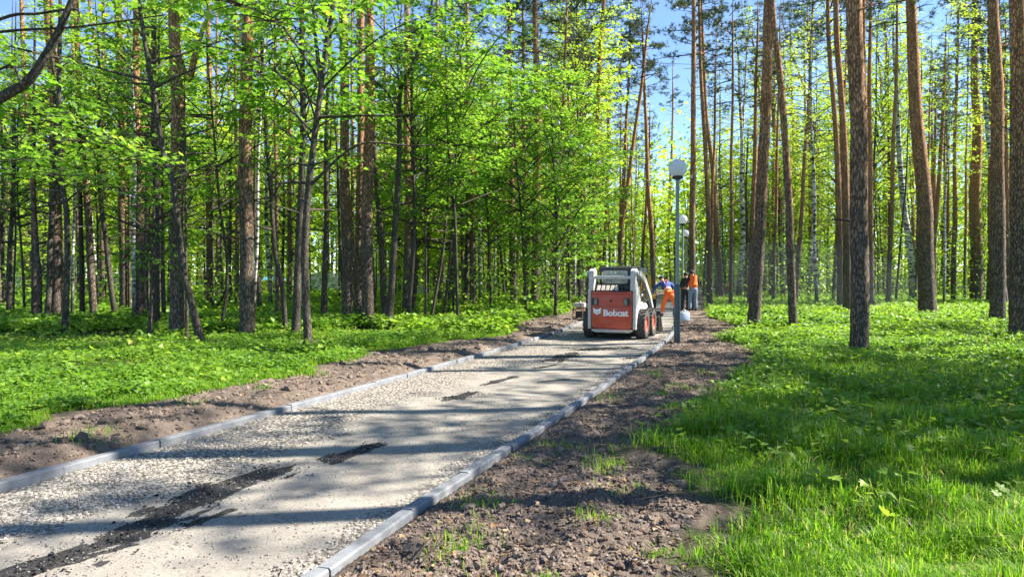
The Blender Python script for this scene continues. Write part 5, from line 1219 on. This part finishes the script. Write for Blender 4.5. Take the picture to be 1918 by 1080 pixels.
# ---------------------------------------------------------------- far edge of the park
def far_box(name, label, cat, px, D, wpx, ybot, ytop, m, roof=None, rooftop=8):
    c = at(px, 517, D); wd = wpx * D / F; z0 = max(0, at(px, ybot, D).z); z1 = at(px, ytop, D).z; dep = wd * .5 + 1
    root = empty(name, (c.x, D, 0), 0, label, cat)
    b = B(); b.box((0, dep / 2, z1 / 2), (wd, dep, z1)); b.done("wall", m, root)
    n = max(1, int(wd / 2.5))
    for i in range(n):
        x = -wd / 2 + (i + .5) * wd / n; b = B(); b.box((x, -.03, z1 * .58), (min(1.0, wd / n * .5), .06, z1 * .32), bev=.01); b.done("window", K['glass'], root)
    if roof is not None: b = B(); h = rooftop * D / F; b.prism([(-.25, z1), (dep + .25, z1), (dep / 2, z1 + h)], -wd / 2 - .2, wd / 2 + .2, 'x'); b.done("roof", roof, root)
    return root
Wm = simple("pale_plaster", (.62, .58, .55), .8, var=.1, scale=.6); Pk = simple("pinkish_plaster", (.60, .45, .40), .8, var=.1, scale=.6)
Bl = simple("blue_panel", (.10, .30, .55), .5, var=.1, scale=1); Tl = simple("teal_panel", (.05, .40, .38), .5, var=.1, scale=1); Yl = simple("yellow_panel", (.80, .48, .05), .5, var=.1, scale=1); Rd = simple("red_roof", (.42, .10, .07), .7, var=.15, scale=1)
far_box("kiosk", "yellow kiosk with a blue roof far back in the left wood", "kiosk", 509, 78, 26, 545, 524, Yl, Bl, 7)
far_box("pavilion", "long pinkish low building far behind the left wood", "building", 170, 92, 130, 548, 528, Pk, Rd, 5)
far_box("shop_pavilion", "teal fronted small pavilion far behind the left wood", "building", 218, 84, 16, 548, 512, Tl, Wm, 3)
far_box("house", "pale house with a red roof far behind the orange-edged pine", "building", 398, 90, 60, 545, 524, Wm, Rd, 10)
far_box("small_booth", "small blue booth at the far left of the wood", "booth", 86, 80, 8, 552, 536, Bl, Wm, 2)
far_box("long_building", "long white building behind the central trunks", "building", 930, 112, 300, 545, 505, Wm, Wm, 4)
far_box("white_building", "white building glimpsed behind the workers", "building", 1330, 118, 130, 542, 500, Wm, Bl, 3)
far_box("grey_building", "pale grey building behind the far right pines", "building", 1800, 112, 320, 545, 508, Wm, Wm, 4)
far_box("block_building", "pale block glimpsed at the far left edge", "building", -10, 104, 120, 548, 490, Wm, Wm, 3)
# pale board fence behind the left wood
def fence(px0, px1, D, ybot, ytop, label):
    x0 = at(px0, 517, D).x; x1 = at(px1, 517, D).x; h = at(px0, ytop, D).z
    root = empty("board_fence", (x0, D, 0), 0, label, "fence"); b = B(); n = int((x1 - x0) / .16)
    for i in range(n): b.box((i * .16 + .08, 0, h / 2 + random.gauss(0, .02)), (.145, .03, h))
    b.done("boards", Wm, root)
    b = B(); b.box(((x1 - x0) / 2, .06, h * .75), (x1 - x0, .05, .1)); b.box(((x1 - x0) / 2, .06, h * .3), (x1 - x0, .05, .1)); b.done("rail", Wm, root)
fence(574, 640, 74, 546, 512, "pale upright board fence beyond the left wood")
fence(690, 820, 88, 545, 512, "pale board fence behind the central left trunks")
# white car and bench
g = gnd(912, 545); CRr = empty("parked_car", (g.x, g.y, 0), R(0), "white car parked far behind the central trunks", "car")
b = B(); b.prism([(-2.0, .35), (2.0, .35), (2.05, .75), (1.2, .85), (-1.9, .88)], -.8, .8, 'y', bev=.06); b.prism([(-1.6, .86), (1.1, .86), (.5, 1.35), (-1.2, 1.38)], -.68, .68, 'y', bev=.06); b.done("body", simple("white_car_paint", (.75, .76, .78), .2, var=.03), CRr, ang=40)
b = B(); b.prism([(-1.4, .90), (.85, .90), (.42, 1.27), (-1.1, 1.29)], -.70, -.675, 'y'); b.done("window", K['glass'], CRr)
for x in (-1.25, 1.25):
    for y in (-.72, .72): b = B(); b.lathe([(.02, -.1), (.32, -.1), (.33, 0), (.32, .1), (.02, .1)], 20, axis='y', c=(x, y, .33)); b.done("wheel", K['tyre'], CRr, ang=40)
g = gnd(786, 568); BN = empty("park_bench", (g.x, g.y, 0), R(10), "small pale bench seen between the thin stems", "bench")
b = B(); b.box((0, 0, .45), (1.3, .4, .05), bev=.01); b.done("seat", K['black'], BN); b = B(); b.box((0, .2, .82), (1.3, .04, .38), bev=.01); b.done("backrest", K['white'], BN)
for s in (-1, 1): b = B(); b.box((s * .55, 0, .21), (.06, .4, .42)); b.box((s * .55, .22, .6), (.05, .04, .4)); b.done("leg", K['black'], BN)

# ================================================================ people
def skin_mesh(name, joints, edges, m, parent, sub=2, root=None):
    """one continuous limb-and-trunk surface grown round a skeleton"""
    me = bpy.data.meshes.new(name); keys = list(joints); idx = {k: i for i, k in enumerate(keys)}
    me.from_pydata([joints[k][0] for k in keys], [(idx[a], idx[b_]) for a, b_ in edges], [])
    o = bpy.data.objects.new(name, me); COL.objects.link(o)
    sk = o.modifiers.new("skin", 'SKIN'); sk.use_smooth_shade = True
    for k in keys:
        r = joints[k][1]; v = me.skin_vertices[0].data[idx[k]]; v.radius = (r, r) if np.isscalar(r) else r
        v.use_root = (k == (root or keys[0]))
    sb = o.modifiers.new("sub", 'SUBSURF'); sb.levels = sub; sb.render_levels = sub
    dg = bpy.context.evaluated_depsgraph_get(); dg.update(); me2 = bpy.data.meshes.new_from_object(o.evaluated_get(dg)); o.modifiers.clear(); o.data = me2; bpy.data.meshes.remove(me); me2.name = name
    me2.materials.clear(); me2.materials.append(m); 
    for p in me2.polygons: p.use_smooth = True
    o.parent = parent; return o
skinm = simple("skin", (.48, .27, .18), .55, var=.08); hairm = simple("dark_hair", (.03, .022, .018), .8, var=.3)
def person(loc, rz, label, J, clothes, hair=None, hand_dir=None, scale=1.0):
    """J: joints pelvis chest neck head hipL kneeL ankL toeL hipR ... shL elL wrL shR elR wrR"""
    root = empty("person", loc, rz, label, "person"); root.scale = (scale,) * 3
    v = {k: Vector(p) for k, p in J.items()}
    rad = dict(pelvis=.12, waist=.105, chest=.13, neck=.052, jaw=.068, head=.092, crown=.06)
    jt = {}; E = []
    v['waist'] = (v['pelvis'] * .5 + v['chest'] * .5)
    up = (v['head'] - v['neck']).normalized()
    v['jaw'] = v['neck'] + up * .07 + J.get('face', Vector((0, .02, 0))); v['crown'] = v['head'] + up * .075
    for k in ('pelvis', 'waist', 'chest', 'neck', 'jaw', 'head', 'crown'): jt[k] = (tuple(v[k]), rad[k])
    E += [('pelvis', 'waist'), ('waist', 'chest'), ('chest', 'neck'), ('neck', 'jaw'), ('jaw', 'head'), ('head', 'crown')]
    for s in 'LR':
        for k, r in (('hip', .088), ('knee', .058), ('ank', .040), ('toe', .034), ('sh', .058), ('el', .042), ('wr', .028)):
            jt[k + s] = (tuple(v[k + s]), r)
        E += [('pelvis', 'hip' + s), ('hip' + s, 'knee' + s), ('knee' + s, 'ank' + s), ('ank' + s, 'toe' + s), ('chest', 'sh' + s), ('sh' + s, 'el' + s), ('el' + s, 'wr' + s)]
        d = (v['wr' + s] - v['el' + s]).normalized(); sd = d.cross(Vector((0, 0, 1))); sd = sd.normalized() if sd.length > .1 else Vector((0, 1, 0)); nn = d.cross(sd)
        palm = v['wr' + s] + d * .055; jt['palm' + s] = (tuple(palm), (.034, .018)); E.append(('wr' + s, 'palm' + s))
        for i, ln in enumerate((.070, .080, .075, .058)):
            o_ = sd * ((i - 1.5) * .019); a_ = palm + d * .030 + o_; b_ = a_ + d * ln * .55 + nn * .012; c_ = b_ + d * ln * .25 + nn * .028
            for q, p in zip('abc', (a_, b_, c_)): jt[f'f{s}{i}{q}'] = (tuple(p), .0085)
            E += [('palm' + s, f'f{s}{i}a'), (f'f{s}{i}a', f'f{s}{i}b'), (f'f{s}{i}b', f'f{s}{i}c')]
        t1 = v['wr' + s] + d * .035 - sd * .035; t2 = t1 + d * .04 - sd * .02; jt['t1' + s] = (tuple(t1), .011); jt['t2' + s] = (tuple(t2), .009); E += [('wr' + s, 't1' + s), ('t1' + s, 't2' + s)]
    body = skin_mesh("body", jt, E, skinm, root, 2, 'pelvis')
    # nose and ears as part of the face, on the side the head looks to
    fd = J.get('look', Vector((0, 1, 0))); sx = fd.cross(up).normalized(); hd = v['head']
    b = B(); b.tube([hd + fd * .080 + up * .01, hd + fd * .108 - up * .02], [.008, .014], 8)
    for s in (-1, 1): b.sphere(hd + sx * s * .088 - up * .005, .026, (.5, .8, 1.2), 8, 6)
    b.done("face_features", skinm, body, smooth=True)
    b = B()
    for s in (-1, 1): b.sphere(hd + fd * .082 + sx * s * .032 + up * .012, .011, (1, 1, .8), 8, 6)
    b.tube([hd + fd * .083 - up * .045 - sx * .022, hd + fd * .086 - up * .045 + sx * .022], .005, 6)
    b.done("eyes_and_mouth", hairm, body, smooth=True)
    # hair or cap
    g_ = B(); g_.sphere((0, 0, 0), .108, (1, 1.05, 1), 16, 10)
    for q in list(g_.bm.verts):
        if q.co.z < -.01 and q.co.y > -.03: g_.bm.verts.remove(q) if False else None
    qt = Vector((0, 0, 1)).rotation_difference(up)
    for q in g_.bm.verts: q.co = qt @ Vector((q.co.x, q.co.y, max(q.co.z, -.03 - .03 * (q.co.y < 0)))) + hd + up * .028 - fd * .012
    g_.done("cap" if hair == 'cap' else "hair", simple("cap_cloth", (.03, .035, .06), .8) if hair == 'cap' else hairm, root, smooth=True)
    def part(nm, ks, es, radf, m):
        jj = {k: (tuple(v[k]), radf[k]) for k in ks}; return skin_mesh(nm, jj, es, m, root, 2, ks[0])
    for c in clothes: c(part, v, root)
    for s in 'LR':
        a, t = v['ank' + s], v['toe' + s]; dd = Vector((t.x - a.x, t.y - a.y, 0)); dd = dd.normalized() if dd.length > .01 else Vector((0, 1, 0))
        skin_mesh("boot", {'a': (tuple(a + Vector((0, 0, .06))), .058), 'b': (tuple(Vector((a.x, a.y, .055)) - dd * .02 + Vector((0, 0, a.z - .09))), .055), 'c': (tuple(Vector((a.x, a.y, .045)) + dd * .17 + Vector((0, 0, a.z - .09))), .045)}, [('a', 'b'), ('b', 'c')], K['blackplain'], root, 2, 'a')
    return root
def trousers(m, nm="trousers", fat=1.0):
    def f(part, v, root):
        v['beltline'] = v['pelvis'] * .7 + v['waist'] * .3
        ks = ['pelvis', 'beltline', 'hipL', 'kneeL', 'ankL', 'hipR', 'kneeR', 'ankR']
        rr = dict(pelvis=.155, beltline=.15, hipL=.112, hipR=.112, kneeL=.082, kneeR=.082, ankL=.078, ankR=.078); rr = {k: r * fat for k, r in rr.items()}
        part(nm, ks, [('pelvis', 'beltline'), ('pelvis', 'hipL'), ('hipL', 'kneeL'), ('kneeL', 'ankL'), ('pelvis', 'hipR'), ('hipR', 'kneeR'), ('kneeR', 'ankR')], rr, m)
    return f
def jacket(m, nm="jacket", fat=1.0):
    def f(part, v, root):
        v['cuffL'] = v['elL'] * .12 + v['wrL'] * .88; v['cuffR'] = v['elR'] * .12 + v['wrR'] * .88; v['collar'] = v['chest'] * .25 + v['neck'] * .75; v['hem'] = v['pelvis'] * .8 + v['waist'] * .2
        ks = ['chest', 'waist', 'hem', 'collar', 'shL', 'elL', 'cuffL', 'shR', 'elR', 'cuffR']
        rr = dict(chest=.165, waist=.145, hem=.150, collar=.075, shL=.085, shR=.085, elL=.064, elR=.064, cuffL=.050, cuffR=.050); rr = {k: r * fat for k, r in rr.items()}
        part(nm, ks, [('chest', 'waist'), ('waist', 'hem'), ('chest', 'collar'), ('chest', 'shL'), ('shL', 'elL'), ('elL', 'cuffL'), ('chest', 'shR'), ('shR', 'elR'), ('elR', 'cuffR')], rr, m)
    return f
def vest(m, nm="vest", fat=1.0, topk=.75):
    def f(part, v, root):
        v['vtop'] = v['chest'] * (1 - topk) + v['neck'] * topk; v['vhem'] = v['pelvis'] * .95 + v['waist'] * .05; v['vl'] = v['chest'] * .45 + v['shL'] * .55; v['vr'] = v['chest'] * .45 + v['shR'] * .55; v['vup'] = v['chest'] * .5 + v['neck'] * .5
        part(nm, ['chest', 'waist', 'vhem', 'vup', 'vtop', 'vl', 'vr'], [('chest', 'waist'), ('waist', 'vhem'), ('chest', 'vup'), ('vup', 'vtop'), ('vup', 'vl'), ('vup', 'vr')], dict(chest=.195 * fat, waist=.175 * fat, vhem=.172 * fat, vup=.175 * fat, vtop=.09 * fat, vl=.115, vr=.115), m)
    return f
orange = simple("hi_vis_orange_cloth", (.95, .16, .02), .75, var=.1, scale=5, bmp=.3); navy = simple("navy_cloth", (.02, .03, .07), .85, var=.2); blue = simple("blue_cloth", (.03, .08, .30), .85, var=.2)
jeans = simple("faded_jeans", (.20, .27, .36), .85, var=.2, bmp=.3); grey_band = simple("reflective_band", (.62, .60, .56), .4, var=.1); darkc = simple("dark_grey_cloth", (.025, .025, .03), .85, var=.3); teal = simple("teal_cloth", (.05, .25, .22), .85, var=.2)
# worker bending with a shovel
g = gnd(1252, 594)
J1 = dict(pelvis=(.02, 0, .93), chest=(-.06, .30, 1.28), neck=(-.09, .46, 1.44), head=(-.12, .58, 1.53), hipL=(-.09, 0, .88), kneeL=(-.20, .04, .50), ankL=(-.26, 0, .10), toeL=(-.26, .13, .05), hipR=(.13, 0, .88), kneeR=(.27, .05, .50), ankR=(.42, -.05, .10), toeR=(.44, .08, .05),
          shL=(-.24, .32, 1.36), elL=(-.46, .42, 1.14), wrL=(-.56, .52, .90), shR=(.12, .34, 1.37), elR=(.34, .42, 1.22), wrR=(.22, .62, 1.05), look=Vector((-.3, .9, -.3)).normalized())
PS1 = [jacket(blue, "jacket"), trousers(orange, "bib_overalls", 1.08)]
def bib(part, v, root):
    v['b1'] = v['waist'] * .6 + v['pelvis'] * .4; v['b2'] = v['chest'] * .75 + v['waist'] * .25
    part("bib", ['b1', 'pelvis', 'b2'], [('pelvis', 'b1'), ('b1', 'b2')], dict(pelvis=.160, b1=.158, b2=.150), orange)
    b = B(); up = (v['chest'] - v['pelvis']).normalized(); c = v['pelvis'] * .62 + v['chest'] * .38
    qt = Vector((0, 0, 1)).rotation_difference(up); b.lathe([(.170, -.03), (.182, -.028), (.182, .028), (.170, .03)], 24)
    for q in b.bm.verts: q.co = qt @ q.co + c
    b.done("reflective_band", grey_band, root, smooth=True)
    for s in 'LR':
        b = B(); up = (v['knee' + s] - v['ank' + s]).normalized(); c = v['ank' + s] * .80 + v['knee' + s] * .20; qt = Vector((0, 0, 1)).rotation_difference(up); b.lathe([(.086, -.022), (.092, -.02), (.092, .02), (.086, .022)], 20)
        for q in b.bm.verts: q.co = qt @ q.co + c
        b.done("leg_band", grey_band, root, smooth=True)
    b = B(); 
    for s in (-1, 1): b.tube([v['b2'] + Vector((s * .06, -.13, .02)), v['chest'] + Vector((s * .07, -.07, .15)), v['neck'] + Vector((s * .08, .0, .06))], .018, 6)
    b.done("shoulder_straps", orange, root)
W1 = person((g.x, g.y, .01), R(4), "worker in orange bib overalls and blue jacket bending over a shovel", J1, PS1 + [bib], 'cap')
hL = Vector(J1['wrL']) + Vector((-.03, .03, -.09)); hR = Vector(J1['wrR']) + Vector((-.06, .1, -.06))
SH = empty("shovel", W1.location, W1.rotation_euler[2], "long-handled shovel held by the bending worker", "shovel")
dv = (hL - hR).normalized(); tip = hL + dv * .75
b = B(); b.tube([hR - dv * .15, hL, tip], .015, 8); b.done("handle", simple("shovel_wood", (.30, .20, .11), .7), SH)
b = B(); sdv = dv.cross(Vector((0, 0, 1))).normalized(); upv = sdv.cross(dv)
vs = [b.bm.verts.new(tip + sdv * a + dv * c + upv * d) for a, c, d in ((-.10, 0, .03), (0, -.03, 0), (.10, 0, .03), (.11, .22, .03), (0, .30, 0), (-.11, .22, .03))]
b.bm.faces.new((vs[0], vs[1], vs[4], vs[5])); b.bm.faces.new((vs[1], vs[2], vs[3], vs[4])); ext = bmesh.ops.extrude_face_region(b.bm, geom=b.bm.faces[:])
for q in ext['geom']:
    if isinstance(q, bmesh.types.BMVert): q.co += upv * .006
b.done("blade", K['steel'], SH)
# standing worker in orange vest
g = gnd(1298, 588)
J2 = dict(pelvis=(0, 0, .98), chest=(.02, .02, 1.36), neck=(.0, .04, 1.55), head=(-.03, .07, 1.67), hipL=(-.10, 0, .92), kneeL=(-.13, .03, .52), ankL=(-.15, -.02, .10), toeL=(-.16, .11, .05), hipR=(.10, 0, .92), kneeR=(.12, .03, .52), ankR=(.13, 0, .10), toeR=(.15, .13, .05),
          shL=(-.17, .03, 1.46), elL=(-.26, .08, 1.20), wrL=(-.22, .28, 1.10), shR=(.20, .03, 1.46), elR=(.29, .10, 1.22), wrR=(.18, .30, 1.10), look=Vector((-.4, .9, -.1)).normalized())
person((g.x, g.y, H1(g.x, g.y)), R(8), "worker in a dark cap, orange vest and faded jeans seen from behind", J2, [jacket(darkc, "jumper"), trousers(jeans), vest(orange)], 'cap')
# dark-clothed worker between the two lamp posts
g = gnd(1279, 582)
J3 = dict(J2); J3['wrL'] = (-.40, .10, 1.05); J3['elL'] = (-.28, .02, 1.20); J3['wrR'] = (.44, .12, 1.15); J3['elR'] = (.30, .04, 1.22)
person((g.x - .12, g.y - 1.0, H1(g.x, g.y)), R(-50), "worker in dark clothes mostly hidden behind the lamp posts", J3, [jacket(darkc, "jacket"), trousers(darkc)], None)
# crouching figure far off
g = gnd(1370, 556)
J4 = dict(pelvis=(0, 0, .42), chest=(-.02, .28, .74), neck=(-.03, .40, .90), head=(-.04, .50, .98), hipL=(-.10, .02, .40), kneeL=(-.17, .38, .48), ankL=(-.16, .16, .09), toeL=(-.17, .30, .05), hipR=(.10, .02, .40), kneeR=(.17, .38, .48), ankR=(.16, .16, .09), toeR=(.17, .30, .05),
          shL=(-.19, .30, .82), elL=(-.26, .46, .62), wrL=(-.16, .62, .46), shR=(.17, .30, .82), elR=(.24, .46, .62), wrR=(.14, .62, .46), look=Vector((0, .9, -.4)).normalized())
person((g.x, g.y, H1(g.x, g.y)), R(30), "far worker in orange vest and teal trousers crouching among the trunks", J4, [jacket(darkc, "jacket"), trousers(teal), vest(orange)], None)

# ---------------------------------------------------------------- drifting dust among the right trunks
b = B(); b.sphere((0, 0, 0), 1, (6.5, 7.0, 2.6), 32, 16); b.sphere((-6.0, 3, -.2), 1, (5.0, 6.0, 2.0), 32, 16)
dm = bpy.data.materials.new("dust_cloud"); dm.use_nodes = True; N = dm.node_tree.nodes; N.remove(N["Principled BSDF"]); pv = N.new("ShaderNodeVolumePrincipled"); pv.inputs["Color"].default_value = (.75, .85, .95, 1); pv.inputs["Density"].default_value = .0045; pv.inputs["Anisotropy"].default_value = .3
dm.node_tree.links.new(pv.outputs[0], N["Material Output"].inputs["Volume"])
c = at(1450, 520, 37); o = b.done("dust_haze", dm); o.location = (c.x, c.y, .9); tag(o, "faint bluish dust drifting between the pines right of the workers", "dust", kind='stuff')
